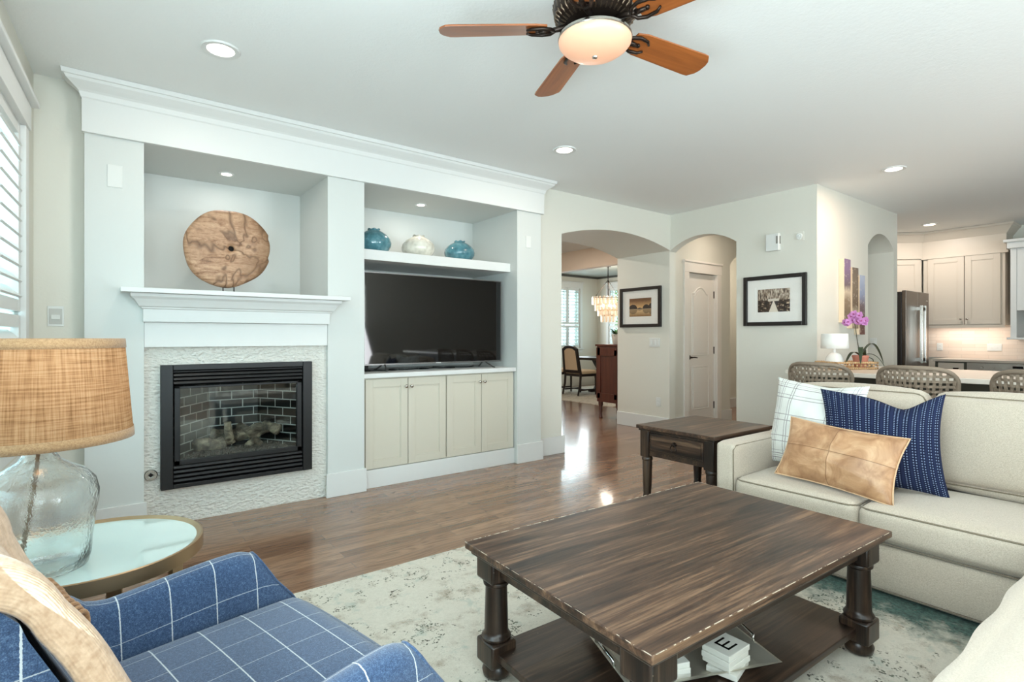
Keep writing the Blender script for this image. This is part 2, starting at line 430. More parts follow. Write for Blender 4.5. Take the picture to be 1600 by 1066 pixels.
M_picglass = pane_mat('picture glass', (.98, .98, .98), .02, .0)
M_tvscreen = simple('tv screen', (13, 12, 12), .035, 0, .6)

# ------------------------------------------------------------------ room shell
CE = 2.74
struct('floor', MB().box(-1.2, -3.4, -.1, 11, 10.2, 0), M_floor)
struct('ceiling', MB().box(-1.2, -3.4, CE, 11, 10.2, CE + .1), M_ceiling)
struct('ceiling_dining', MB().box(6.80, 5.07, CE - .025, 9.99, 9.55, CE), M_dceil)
# left wall (very slightly off square) with shuttered window; local x = into room, y = along wall
LW = T(-.335, 4.13, 0) @ Rz(-math.atan(.049))
wy0, wy1, wz0, wz1 = -3.25, -.42, .62, 2.30
b = MB(); b.box(-.2, -8, 0, 0, wy0, CE, LW); b.box(-.2, wy1, 0, 0, .6, CE, LW); b.box(-.2, wy0, 0, 0, wy1, wz0, LW); b.box(-.2, wy0, wz1, 0, wy1, CE, LW)
struct('wall_left', b, M_wall)
YB = 4.16
b = MB(); b.box(-.6, YB, 0, -.08, YB + .15, CE)
struct('wall_back', b, M_wall)
# feature wall with two niches
FY = 4.06; NZ = 2.42
b = MB()
b.box(-.1, FY, 0, .191, 4.84, NZ); b.box(1.334, FY, 0, 1.619, 4.84, NZ); b.box(3.136, FY, 0, 3.43, 4.84, NZ)
b.box(-.1, FY, NZ, 3.43, 4.84, CE)
b.box(.191, 4.79, 0, 1.334, 4.84, NZ); b.box(1.619, 4.84, 0, 3.136, 4.89, NZ)
b.box(.191, 4.14, 1.15, 1.334, 4.79, 1.47)
struct('wall_fireplace', b, M_feature)
b = MB(); b.box(-.112, 4.032, NZ, 3.452, FY, CE - .001); b.ring(-.112, 3.452, 4.032, FY, [(0, 2.615), (.006, 2.622), (.012, 2.64), (.014, 2.65), (.024, 2.66), (.045, 2.675), (.07, 2.695), (.078, 2.71), (.088, 2.712), (.092, 2.739)])
struct('trim_crown', b, M_white, bev=.001)
def base(name, segs, h=.18, mat=None, t=.016):
    bb = MB()
    for (x0, y0, x1, y1) in segs: bb.box(min(x0, x1), min(y0, y1), 0, max(x0, x1), max(y0, y1), h)
    return struct(name, bb, mat or M_white, bev=.003)
t_ = .018
base('baseboard_fireplace', [(-.118, FY - t_, .205, FY), (1.320, FY - t_, 1.632, FY), (3.125, FY - t_, 3.448, FY), (1.632, FY, 1.619, 4.1)])
base('baseboard_back', [(-.34, YB - t_, -.1, YB), (3.44, YB - t_, 3.83, YB)])
b = MB(); b.box(0, -8, 0, .018, .03, .18, LW); struct('baseboard_left', b, M_white)
# arched wall: opening x 3.82-5.67
def arc(x0, x1, zs, za, n=22, inv=False):
    c = (x0 + x1) / 2; hw = abs(x1 - x0) / 2; h = za - zs; R = (hw * hw + h * h) / (2 * h); out = []
    for i in range(n + 1):
        x = x0 + (x1 - x0) * i / n; out.append((x, za - R + math.sqrt(max(0, R * R - (x - c) ** 2))))
    return out
poly = [(3.42, 0), (3.825, 0), (3.825, 2.29)] + arc(3.825, 5.67, 2.295, 2.425)[1:] + [(5.67, CE), (3.42, CE)]
poly = [(3.42, 0), (3.825, 0)] + arc(3.825, 5.67, 2.295, 2.425) + [(5.67, CE), (3.42, CE)]
b = MB().prism(poly, 'y', 4.19, 5.06)
struct('wall_arch', b, M_wall)
# wall at the end of the room: x = 5.67
XE = 5.67
b = MB()
b.box(XE, 4.2, 0, 5.79, 5.06, CE)
apoly = [(2.44, 0), (3.30, 0)] + arc(3.30, 4.20, 2.285, 2.43) + [(4.2, CE), (2.44, CE)]
b.prism([(y, z) for (y, z) in apoly], 'x', XE, 5.80)
struct('wall_end', b, M_wall)
# alcove with closet door (wall y = 4.30) and arched way beyond
b = MB(); dp = [(5.79, 0), (6.20, 0), (6.20, 2.075), (6.87, 2.075), (6.87, 0), (7.22, 0)] + arc(7.22, 8.1, 2.25, 2.46) + [(8.1, 0), (8.8, 0), (8.8, CE), (5.79, CE)]
b.prism(dp, 'y', 4.30, 4.45)
struct('wall_alcove', b, M_wall)
struct('wall_hall', MB().box(5.79, 5.05, 0, 9.2, 5.17, CE), M_wall)
struct('wall_hall_side', MB().box(8.8, 3.45, 0, 8.92, 5.05, CE), M_wall)
base('baseboard_end', [(XE - t_, 4.2, XE, 5.06), (XE - t_, 2.44, XE, 3.30), (XE, 5.06, 5.79, 5.075)], .18)
base('baseboard_alcove', [(5.80, 4.282, 6.11, 4.30), (6.96, 4.282, 7.24, 4.30), (7.2, 5.03, 8.8, 5.05)], .16)
# kitchen side wall y = 2.44 with narrow arched passage
kp = [(5.80, 0), (6.95, 0)] + arc(6.95, 7.76, 2.26, 2.43) + [(7.76, 0), (7.87, 0), (7.87, CE), (5.80, CE)]
b = MB().prism(kp, 'y', 2.44, 3.28)
struct('wall_kitchen', b, M_wall)
b = MB(); b.box(10.0, -3.2, 0, 10.12, 3.4, CE); b.box(7.87, 3.28, 0, 10.0, 3.4, CE)
struct('wall_right', b, M_wall)
# rear wall with patio door and window openings (behind the camera)
b = MB(); b.box(-1.2, -3.35, 0, -.35, -3.2, CE); b.box(1.0, -3.35, 0, 3.2, -3.2, CE); b.box(4.4, -3.35, 0, 10.12, -3.2, CE)
for (xa, xb) in ((-.35, 1.0), (3.2, 4.4)): b.box(xa, -3.35, 2.38, xb, -3.2, CE); b.box(xa, -3.35, 0, xb, -3.2, .3)
struct('wall_rear', b, M_wall)
# dining room
b = MB(); b.box(6.67, 5.17, 2.40, 6.80, 9.6, CE)
struct('wall_dining_header', b, paint('dining header paint', (232, 212, 192), .6))
b = MB(); WX0, WX1, WZ0, WZ1 = 8.55, 9.36, .95, 2.40
b.box(3.6, 9.6, 0, WX0, 9.75, CE); b.box(WX1, 9.6, 0, 10.1, 9.75, CE); b.box(WX0, 9.6, 0, WX1, 9.75, WZ0); b.box(WX0, 9.6, WZ1, WX1, 9.75, CE)
b.box(3.6, 5.0, 0, 3.75, 9.6, CE)
struct('wall_dining', b, M_wall)
b = MB(); V0, V1 = 7.75, 9.2
b.box(10.0, 5.06, 0, 10.12, V0, CE); b.box(10.0, V1, 0, 10.12, 9.6, CE); b.box(10.0, V0, 0, 10.12, V1, WZ0); b.box(10.0, V0, WZ1, 10.12, V1, CE); b.box(9.2, 5.06, 0, 10.0, 5.17, CE)
struct('wall_dining_right', b, M_wall)
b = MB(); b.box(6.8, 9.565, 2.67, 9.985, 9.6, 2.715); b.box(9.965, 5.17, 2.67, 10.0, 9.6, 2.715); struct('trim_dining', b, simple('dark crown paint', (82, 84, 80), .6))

# ------------------------------------------------------------------ shuttered windows
def louvers(bb, y0, y1, z0, z1, M, pitch=.074, tilt=.55, x=0, w=.078, flat=.011):
    n = int((z1 - z0) / pitch)
    for i in range(n):
        zc = z0 + (i + .5) * (z1 - z0) / n
        bb.box(-w / 2, y0, -flat / 2, w / 2, y1, flat / 2, M @ T(x, 0, zc) @ Ry(tilt))
def shutter_window(name, M, y0, y1, z0, z1, panels, split, tilt=.55, head=.13, sill=True, open_=None):
    """M maps local x = into room, y along wall"""
    c = MB(); cw = .085
    c.box(-.02, y0 - cw, z0 - .02, .03, y0, z1, M); c.box(-.02, y1, z0 - .02, .03, y1 + cw, z1, M)
    c.box(-.02, y0 - cw - .01, z1, .038, y1 + cw + .01, z1 + head, M); c.box(-.02, y0 - cw - .03, z1 + head, .07, y1 + cw + .03, z1 + head + .025, M)
    c.box(-.02, y0 - cw - .02, z0 - .05, .06, y1 + cw + .02, z0 - .02, M); c.box(-.02, y0 - cw, z0 - .13, .025, y1 + cw, z0 - .05, M)
    w = struct(name, c, M_white, bev=.003)
    sh = MB()
    for i in range(panels):
        a = y0 + (y1 - y0) * i / panels + .004; d = y0 + (y1 - y0) * (i + 1) / panels - .004
        for (p, q) in ((z0, split - .01), (split + .01, z1)):
            Q = M @ T(-.01, 0, 0)
            sh.box(-.014, a, p, .018, a + .045, q, Q); sh.box(-.014, d - .045, p, .018, d, q, Q)
            sh.box(-.013, a, p, .017, d, p + .06, Q); sh.box(-.013, a, q - .06, .017, d, q, Q)
            louvers(sh, a + .045, d - .045, p + .06, q - .06, Q, tilt=tilt)
    s = obj('shutter', sh, M_white, w)
    g = MB().box(-.135, y0, z0, -.13, y1, z1, M); obj('pane', g, M_pane, w)
    f = MB()
    for yy in (y0, (y0 + y1) / 2 - .02, y1 - .04): f.box(-.15, yy, z0, -.11, yy + .04, z1, M)
    for zz in (z0, (z0 + z1) / 2, z1 - .04): f.box(-.15, y0, zz, -.11, y1, zz + .04, M)
    obj('sash', f, M_white, w)
    return w
shutter_window('window_1', LW, wy0, wy1, wz0, wz1, 5, 1.33, tilt=.75)
shutter_window('window_2', T(9.36, 9.6, 0) @ Rz(-PI / 2), -.81, 0, WZ0, WZ1, 2, 1.50, tilt=.3)
shutter_window('window_3', T(10.0, 7.75, 0) @ Rz(PI) @ T(0, -1.45, 0), 0, 1.45, WZ0, WZ1, 3, 1.50, tilt=.3)

# trees outside the windows
def tree(loc, r, label, seed):
    rd = random.Random(seed); th = thing('tree', label, 'tree', loc)
    tr = MB().tube([(0, 0, 0), (.05, .02, 1.0), (0, 0, 2.2)], [.1, .08, .04], 8); obj('trunk', tr, M_bark, th, w=False)
    lf = MB()
    for i in range(2600):
        a = rd.random() * 2 * PI; e = math.acos(2 * rd.random() - 1); q = r * rd.random() ** .4
        p = Vector((q * math.cos(a) * math.sin(e), q * math.sin(a) * math.sin(e), 1.9 + q * 1.1 * math.cos(e)))
        M = T(*p) @ Euler((rd.random() * 6, rd.random() * 6, rd.random() * 6)).to_matrix().to_4x4(); s = .05 + .05 * rd.random()
        lf.add([(-s, 0, 0), (0, -s * .5, .01), (s, 0, 0), (0, s * .5, .01)], [(0, 1, 2, 3)], M=M)
    obj('foliage', lf, M_leaf, th, w=False)
M_bark = simple('bark', (92, 74, 58), .9); M_leaf = simple('tree leaves', (96, 138, 62), .6, var=.3)
tree((8.7, 12.4, 0), 1.3, 'leafy green tree outside the dining room window beside the dining chair', 1)
tree((12.3, 10.6, 0), 1.3, 'leafy green tree outside the dining window behind the chandelier', 2)
# ------------------------------------------------------------------ fireplace surround, mantel, insert
struct('trim_hearth', MB().box(.191, 4.10, 0, .278, 4.14, 1.16).box(1.215, 4.10, 0, 1.334, 4.14, 1.16).box(.278, 4.10, 0, 1.215, 4.14, .235).box(.278, 4.10, 1.03, 1.215, 4.14, 1.16), M_stone)
m = thing('mantel_shelf', 'white painted mantel shelf with crown moulding above the fireplace', 'mantel', (.76, 4.1, 1.14))
obj('shelf', MB().ring(.182, 1.342, 4.02, 4.14, [(.112, 1.480), (.112, 1.508)]).box(.20, 4.1, 1.481, 1.325, 4.785, 1.508), M_white, m, bev=.002)
obj('moulding', MB().ring(.182, 1.342, 4.02, 4.14, [(0, 1.385), (.006, 1.388), (.008, 1.396), (.02, 1.402), (.03, 1.42), (.045, 1.445), (.062, 1.46), (.064, 1.479)]), M_white, m, bev=.0015)
obj('frieze', MB().box(.184, 4.025, 1.305, 1.338, 4.135, 1.386), M_white, m, bev=.002)
obj('lower_board', MB().box(.192, 4.062, 1.145, 1.332, 4.135, 1.304), M_white, m, bev=.002)
f = thing('gas_fireplace', 'black gas fireplace insert with louvres set in chiselled white stone', 'fireplace', (.75, 4.1, .235))
b = MB(); b.box(.278, 4.045, .235, .345, 4.12, 1.03); b.box(1.15, 4.045, .235, 1.215, 4.12, 1.03); b.box(.345, 4.05, .995, 1.15, 4.12, 1.03); b.box(.345, 4.05, .235, 1.15, 4.12, .262)
obj('frame', b, M_black, f, bev=.003)
for (z0, z1, n) in ((.895, .995, 4), (.262, .375, 4)):
    b = MB()
    for i in range(n):
        zc = z0 + (i + .5) * (z1 - z0) / n; b.box(.347, -.018, -.009, 1.148, .018, .009, T(0, 4.075, zc) @ Rx(-.5))
    b.box(.346, 4.10, z0, 1.149, 4.115, z1)
    obj('louvre', b, M_black, f, bev=.003)
b = MB(); b.box(.352, 4.062, .38, .385, 4.095, .89); b.box(1.112, 4.062, .38, 1.145, 4.095, .89); b.box(.352, 4.062, .845 + .03, 1.145, 4.095, .89); b.box(.352, 4.062, .38, 1.145, 4.095, .412)
obj('door_frame', b, M_black, f, bev=.003)
obj('glass', MB().box(.385, 4.078, .412, 1.112, 4.081, .875), M_fireglass, f)
b = MB()
def quad(bb, p0, p1, z0, z1, u0=0):
    L = math.dist(p0, p1); bb.add([(p0[0], p0[1], z0), (p1[0], p1[1], z0), (p1[0], p1[1], z1), (p0[0], p0[1], z1)], [(0, 1, 2, 3)], [(u0, z0 - z1), (u0 + L, z0 - z1), (u0 + L, 0), (u0, 0)])
quad(b, (.352, 4.10), (.60, 4.46), .40, .93, .03); quad(b, (.60, 4.46), (.93, 4.46), .40, .93, .0); quad(b, (.93, 4.46), (1.145, 4.10), .40, .93, .05)
obj('brick_lining', b, M_brick, f)
obj('firebox', MB().box(.34, 4.095, .37, 1.16, 4.5, .40).box(.34, 4.095, .93, 1.16, 4.5, .95).box(.34, 4.48, .40, 1.16, 4.5, .93), M_black, f)
M_log = NT('ceramic log'); _c = M_log.coord(scale=(14, 14, 14)); _n = M_log.noise(_c, 1, 5, .7, .6); M_log.set(Base_Color=M_log.ramp(_n, [(.35, (60, 52, 44)), (.5, (128, 112, 94)), (.65, (196, 178, 150))]), Roughness=.8); M_log.bump(_n, .8, .01); M_log = M_log.m
M_char = simple('charcoal gravel', (88, 82, 76), .9, 0, .3, 90, 1, .01, .4)
def log(p0, p1, r0, r1, sd):
    rd = random.Random(sd); pts = []; rr = []
    for i in range(9):
        t = i / 8; q = Vector(p0).lerp(Vector(p1), t); pts.append(q + Vector((0, rd.uniform(-.006, .006), .012 * math.sin(t * 5 + sd)))); rr.append((r0 * (1 - t) + r1 * t) * rd.uniform(.88, 1.12))
    return MB().tube(pts, rr, 12)
for (p0, p1, r0, r1, sd) in (((.49, 4.17, .47), (.66, 4.22, .48), .042, .04, 1), ((.60, 4.30, .50), (.92, 4.26, .53), .05, .045, 2), ((.70, 4.22, .46), (.68, 4.20, .60), .036, .022, 3), ((.80, 4.16, .45), (.96, 4.28, .56), .026, .03, 4), ((.88, 4.26, .54), (1.02, 4.20, .53), .035, .042, 5), ((.78, 4.32, .56), (.88, 4.14, .46), .03, .02, 6)):
    obj('log', log(p0, p1, r0, r1, sd), M_log, f, smooth='all')
b = MB(); rd = random.Random(3)
for i in range(420):
    x = rd.uniform(.42, 1.08); y = rd.uniform(4.11, 4.34); s = rd.uniform(.004, .010)
    b.lathe([(s * .5, -s), (s, 0), (s * .5, s)], (x, y, .403 + rd.random() * .012), 5)
e = obj('embers', b, M_char, f); e['kind'] = 'stuff'
b = MB().lathe([(0.001, -.006), (.032, -.006), (.036, .003), (.032, .009), (.018, .009), (.017, -.003), (.001, -.003)], (0, 0, 0), 24, T(.228, 4.088, .335) @ Rx(PI / 2) @ Ry(0), caps=False)
v = obj('gas_valve', b, M_silver, None, smooth=True); tag(v, 'round chrome gas key valve on stone beside the fireplace', 'valve')
obj('key_hole', MB().box(-.010, -.010, -.002, .010, .010, .004, T(.228, 4.088, .335) @ Rx(PI / 2) @ Rz(.8)), M_blackgl, v)

# wooden disc sculpture
def disc_mat():
    t = NT('burl wood slab'); co = t.coord(); sep = t.n('ShaderNodeSeparateXYZ'); t.l(co, sep.inputs[0])
    n0 = t.n('ShaderNodeTexNoise', i_Scale=3.2, i_Detail=3.0, i_Distortion=.6); t.l(co, n0.inputs['Vector'])
    g = t.noise(t.coord(scale=(5, 5, 26), rot=(0, .35, 0)), 1, 6, .7, 1.6); sp = t.noise(co, 40, 4, .7)
    # contour lines of a slow noise give the curling dark grain
    fr = t.math('FRACT', t.math('MULTIPLY', n0.outputs['Fac'], 7)); ln = t.math('SUBTRACT', 1.0, t.math('DIVIDE', t.math('ABSOLUTE', t.math('SUBTRACT', fr, .5)), t.math('ADD', .02, t.math('MULTIPLY', t.math('SUBTRACT', g, .34), 1.1, clamp=True))), clamp=True)
    c = t.ramp(t.math('ADD', t.math('MULTIPLY', g, .75), t.math('MULTIPLY', sp, .25)), [(.30, (96, 66, 46)), (.42, (160, 120, 90)), (.56, (196, 158, 126)), (.75, (216, 184, 152))])
    c = t.mix(t.math('MULTIPLY', ln, .75), c, lin((92, 62, 42)))
    rt = t.math('MULTIPLY', t.math('SUBTRACT', t.math('ADD', sep.outputs[0], t.math('MULTIPLY', n0.outputs['Fac'], .5)), .33), 9.0, clamp=True)
    c = t.mix(t.math('MULTIPLY', rt, .55), c, lin((124, 90, 60)))
    sx = t.math('SUBTRACT', sep.outputs[0], .0); sz = t.math('SUBTRACT', sep.outputs[2], .332); r = t.math('SQRT', t.math('ADD', t.math('MULTIPLY', sx, sx), t.math('MULTIPLY', sz, sz)))
    rr = t.math('ADD', r, t.math('MULTIPLY', sp, .02))
    c = t.mix(t.math('SUBTRACT', 1.0, t.math('MULTIPLY', rr, 13), clamp=True), c, lin((96, 86, 74)))
    c = t.mix(t.math('LESS_THAN', t.math('ABSOLUTE', t.math('SUBTRACT', rr, .052)), .005), c, lin((60, 46, 36)))
    t.set(Base_Color=c, Roughness=.55); t.bump(t.math('SUBTRACT', g, ln), .5, .005); return t.m
d = thing('wood_disc_sculpture', 'round burl wood slab with a centre hole on a black pin stand over the mantel', 'sculpture', (.70, 4.28, 1.508))
rd = random.Random(5); N = 72; zc = 1.84; xc = .70; b = MB(); rings = []
def rad(a):
    return .278 * (1 + .03 * math.sin(2 * a + .5) + .018 * math.sin(3 * a + 1) + .01 * math.sin(7 * a)) - (.014 if -.25 < math.sin(a) < .35 and math.cos(a) > 0 else 0)
for (kr, y) in ((None, -.02), (.10, -.026), (.5, -.032), (.9, -.026), (1, -.012), (1, .014), (.94, .03), (.3, .034), (None, .02)):
    for i in range(N):
        a = 2 * PI * i / N; R = .02 if kr is None else .02 + (rad(a) - .02) * kr
        b.v.append((xc + R * math.cos(a) + (.015 * (1 - (kr or 0))), 4.28 + y, zc + R * math.sin(a)))
n = 9
for j in range(n):
    for i in range(N): j2 = (j + 1) % n; b.f.append((j * N + i, j * N + (i + 1) % N, j2 * N + (i + 1) % N, j2 * N + i))
dd = obj('disc', b, disc_mat(), d, smooth='all')
# centre the object space of the slab on the slab itself so that its grain follows it
for vtx in dd.data.vertices: vtx.co -= Vector((0, 0, zc - 1.508))
dd.location = (0, 0, zc - 1.508)
obj('bore_shade_plug', MB().lathe([(.001, 0), (.021, 0), (.021, .004), (.001, .004)], n=20, M=T(.716, 4.292, zc) @ Rx(PI / 2)), simple('dark bore', (20, 15, 12), .9), dd, w=True)  # dark plug put in the centre hole, standing in for its shade
obj('stand', MB().box(.60, 4.22, 1.508, .80, 4.34, 1.518).tube([(.665, 4.28, 1.515), (.665, 4.28, 1.585)], .004, 6).tube([(.735, 4.28, 1.515), (.735, 4.28, 1.585)], .004, 6), M_black, d)

# ------------------------------------------------------------------ media niche
s = struct('trim_niche_shelf', MB().box(1.619, 4.17, 1.838, 3.136, 4.84, 1.922), M_white, bev=.003)
c = thing('media_cabinet', 'built-in greige cabinet of four panelled doors under the television', 'cabinet', (2.38, 4.1, 0))
obj('carcass', MB().box(1.622, 4.125, .0, 3.133, 4.83, .878), M_cab, c)
obj('plinth', MB().box(1.622, 4.10, 0, 3.133, 4.124, .145), M_white, c, bev=.002)
def panel_door(x0, x1, z0, z1, y, par, mat, knob, nm='door', M=None, fr=.062):
    b = MB(); b.box(x0, y, z0, x0 + fr, y + .02, z1, M); b.box(x1 - fr, y, z0, x1, y + .02, z1, M); b.box(x0 + fr, y, z0, x1 - fr, y + .02, z0 + fr, M); b.box(x0 + fr, y, z1 - fr, x1 - fr, y + .02, z1, M)
    b.box(x0 + fr - .002, y + .009, z0 + fr - .002, x1 - fr + .002, y + .018, z1 - fr + .002, M)
    # bead
    for (a0, a1, c0, c1) in ((x0 + fr, x0 + fr + .007, z0 + fr, z1 - fr), (x1 - fr - .007, x1 - fr, z0 + fr, z1 - fr), (x0 + fr, x1 - fr, z0 + fr, z0 + fr + .007), (x0 + fr, x1 - fr, z1 - fr - .007, z1 - fr)): b.box(a0, y + .004, c0, a1, y + .012, c1, M)
    d_ = obj(nm, b, mat, par, bev=.0012)
    if knob:
        kx, kz = knob
        KM = (M if M is not None else Matrix()) @ T(kx, y, kz) @ Rx(PI / 2)
        obj('knob', MB().lathe([(.006, 0), (.005, .012), (.013, .018), (.015, .024), (.012, .030), (.004, .032)], n=16, M=KM), M_silver, d_, smooth='all')
    return d_
for (x0, x1, kx) in ((1.648, 2.014, 1.992), (2.020, 2.378, 2.042), (2.390, 2.752, 2.730), (2.758, 3.122, 2.780)):
    panel_door(x0, x1, .152, .868, 4.104, c, M_cab, (kx, .80))
obj('countertop', MB().box(1.621, 4.075, .880, 3.134, 4.835, .917), M_white, c, bev=.003)
# television
t = thing('television', 'large flat television with thin silver bezel on splayed feet in the wall niche', 'television', (2.38, 4.25, .917))
M_bez = simple('tv bezel', (120, 118, 116), .3, .8)
TM = T(2.385, 4.26, 0) @ Rz(math.radians(-1.0))
obj('casing', MB().box(-.685, -.005, .975, .685, .035, 1.748, TM).box(-.35, .03, 1.05, .35, .06, 1.45, TM), simple('tv casing', (40, 39, 40), .4), t, bev=.004)
b = MB(); b.box(-.688, -.012, .972, .688, -.004, .984, TM); b.box(-.688, -.012, 1.744, .688, -.004, 1.751, TM); b.box(-.688, -.012, .984, -.682, -.004, 1.744, TM); b.box(.682, -.012, .984, .688, -.004, 1.744, TM)
obj('bezel', b, M_bez, t)
obj('screen', MB().box(-.682, -.009, .984, .682, -.006, 1.744, TM), M_tvscreen, t)
obj('maker_badge', MB().box(-.025, -.0135, .975, .025, -.012, .981, TM), simple('pale badge', (200, 200, 200), .4), t)
for sx in (-1, 1):
    b = MB(); b.tube([(sx * .50, .01, .985), (sx * .53, -.10, .929), (sx * .535, -.125, .926)], .007, 8, TM); b.tube([(sx * .50, .02, .985), (sx * .53, .13, .929), (sx * .535, .15, .926)], .007, 8, TM); b.tube([(sx * .50, .01, .99), (sx * .50, .03, .975)], .011, 8, TM)
    obj('foot', b, M_bez, t, smooth=True)
cb = obj('cable_box', MB().box(1.64, 4.42, .918, 1.80, 4.62, 1.10), M_blackgl, None, bev=.004); tag(cb, 'small black set-top box standing at the left behind the television', 'set-top box')
b = MB()
for k in range(4):
    b.tube([(1.78 + .22 * k + .05 * math.sin(i * 1.3 + k), 4.33 + .04 * math.sin(i * .9 + k * 2) + .05 * k, .923 + .0015 * k) for i in range(1)] + [(1.72 + .27 * k + .045 * i, 4.36 + .05 * math.sin(i * .9 + k * 2) + .02 * k, .9235) for i in range(9)], .0045, 6)
tag(obj('power_cable', b, M_black, smooth='all'), 'tangle of black cables lying on the cabinet top below the television', 'cable')
# vases
def glaze(name, c1, c2, c3):
    t = NT(name); co = t.coord(); vo = t.n('ShaderNodeTexVoronoi', i_Scale=30.0); t.l(co, vo.inputs['Vector']); n = t.noise(co, 14, 4)
    f = t.math('ADD', t.math('MULTIPLY', vo.outputs['Distance'], .18), t.math('MULTIPLY', n, .8))
    t.set(Base_Color=t.ramp(f, [(.3, c1), (.5, c2), (.7, c3)]), Roughness=.18, Coat_Weight=.6); t.bump(f, .35, .003); return t.m
M_teal = glaze('teal glaze', (52, 98, 110), (74, 126, 138), (112, 158, 166)); M_cream = glaze('cream glaze', (190, 186, 172), (222, 218, 204), (238, 234, 222))
def vase(name, x, y, r, h, mat, label, ribs):
    z0 = 1.9225; prof = [(.45, 0), (.62, .02), (.84, .14), (.98, .32), (1.0, .45), (.94, .60), (.76, .76), (.52, .88), (.36, .94), (.33, .97), (.37, 1.0), (.34, 1.0), (.30, .95), (.45, .84), (.85, .5), (.5, .05)]
    N = 64; b = MB()
    for k, (pr, pz) in enumerate(prof):
        for i in range(N):
            a = 2 * PI * i / N; rr = r * pr * (1 + (.012 * math.cos(a * ribs) if 2 < k < 8 else 0) + (.022 * math.cos(a * 7) if 8 <= k <= 11 else 0)); zz = h * pz + (.004 * math.cos(a * 7 + 1) if 9 <= k <= 11 else 0)
            b.v.append((x + rr * math.cos(a), y + rr * math.sin(a), z0 + zz))
    for j in range(len(prof) - 1):
        for i in range(N): b.f.append((j * N + i, j * N + (i + 1) % N, (j + 1) * N + (i + 1) % N, (j + 1) * N + i))
    b.f.append(tuple(range(N - 1, -1, -1)))
    o = obj(name, b, mat, None, smooth='all'); return tag(o, label, 'vase', 'vases on the niche shelf')
vase('squat_vase', 1.84, 4.40, .147, .213, M_teal, 'squat teal glazed vase at the left end of the niche shelf', 40)
vase('squat_vase', 2.265, 4.40, .15, .205, M_cream, 'squat cream glazed vase between two teal vases on the niche shelf', 48)
vase('squat_vase', 2.70, 4.40, .145, .20, M_teal, 'squat teal glazed vase right of the cream vase, at the right end of the shelf', 40)

# ------------------------------------------------------------------ wall plates and sensors
def plate(name, label, cat, p, n, w, h, kind, group=None, mat=None):
    """n: outward normal angle about z"""
    M = T(*p) @ Rz(n)      # local +x outwards
    r = thing(name, label, cat, (p[0], p[1], p[2] - h / 2), 0, group)
    obj('cover', MB().box(0, -w / 2, -h / 2, .006, w / 2, h / 2, M), mat or M_plastic, r, bev=.002)
    if kind == 'rocker':
        k = max(1, round(w / .055) - 0); 
        for i in range(k):
            y = -w / 2 + w * (i + .5) / k; obj('rocker', MB().box(.005, y - .016, -.033, .011, y + .016, .033, M @ Ry(.0)), M_plastic, r, bev=.0015)
    if kind == 'dimmer':
        obj('rocker', MB().box(.005, -.03, -.045, .009, .03, .045, M), simple('grey switch surround', (190, 190, 184), .4), r, bev=.0015); obj('button', MB().box(.008, -.02, -.018, .015, .02, .008, M), M_plastic, r, bev=.001)
    if kind == 'outlet':
        for z in (-.02, .02): obj('socket', MB().box(.005, -.016, z - .014, .009, .016, z + .014, M), M_plastic, r, bev=.002)
    if kind == 'houtlet':
        for y in (-.025, .025): obj('socket', MB().box(.005, y - .016, -.015, .009, y + .016, .015, M), M_plastic, r, bev=.002)
    return r
plate('wall_plate', 'blank white cover plate high on the pilaster left of the fireplace niche', 'cover plate', (.045, FY, 2.187), -PI / 2, .075, .135, None)
plate('wall_plate', 'small blank white cover plate high on the pilaster right of the vases', 'cover plate', (3.27, FY, 2.13), -PI / 2, .06, .115, None)
plate('light_switch', 'white dimmer switch on grey wall between shuttered window and fireplace', 'light switch', (-.235, YB, 1.333), -PI / 2, .075, .12, 'dimmer')
plate('wall_panel', 'pale edge of a low white wall plate just above the burlap lampshade', 'cover plate', (-.2, YB, 1.145), -PI / 2, .12, .09, None)
plate('light_switch', 'white triple switch under the landscape picture on the passage wall', 'light switch', (XE, 4.43, 1.137), PI, .165, .115, 'rocker')
plate('wall_outlet', 'white outlet low on the passage wall below the triple switch', 'outlet', (XE, 4.37, .372), PI, .07, .115, 'outlet')
plate('light_switch', 'white switch on the wall left of the small white table lamp', 'light switch', (5.80, 2.44, 1.18), -PI / 2, .07, .115, 'rocker')
plate('light_switch', 'white switch inside the narrow arched passage beside the refrigerator', 'light switch', (7.76, 2.66, 1.135), PI, .075, .12, 'rocker')
r = thing('door_chime', 'white box door chime with side grille high on the end wall', 'door chime', (XE, 2.87, 2.12))
obj('housing', MB().box(XE - .05, 2.80, 2.12, XE, 2.94, 2.30), M_plastic, r, bev=.006); obj('grille', MB().box(XE - .03, 2.797, 2.19, XE - .012, 2.80, 2.27).box(XE - .052, 2.81, 2.19, XE - .05, 2.825, 2.27), simple('grey grille', (120, 118, 112), .6), r)
r = thing('wall_sensor', 'small round white sensor on the end wall right of the door chime', 'sensor', (XE, 2.61, 2.24))
obj('cover', MB().box(XE - .004, 2.565, 2.195, XE, 2.655, 2.285), M_wall, r, bev=.002); obj('dial', MB().lathe([(.032, 0), (.032, .01), (.022, .013), (.020, .009), (.012, .009), (.010, .016), (.001, .016)], n=24, M=T(XE - .003, 2.61, 2.24) @ Ry(-PI / 2)), M_plastic, r, smooth=True)

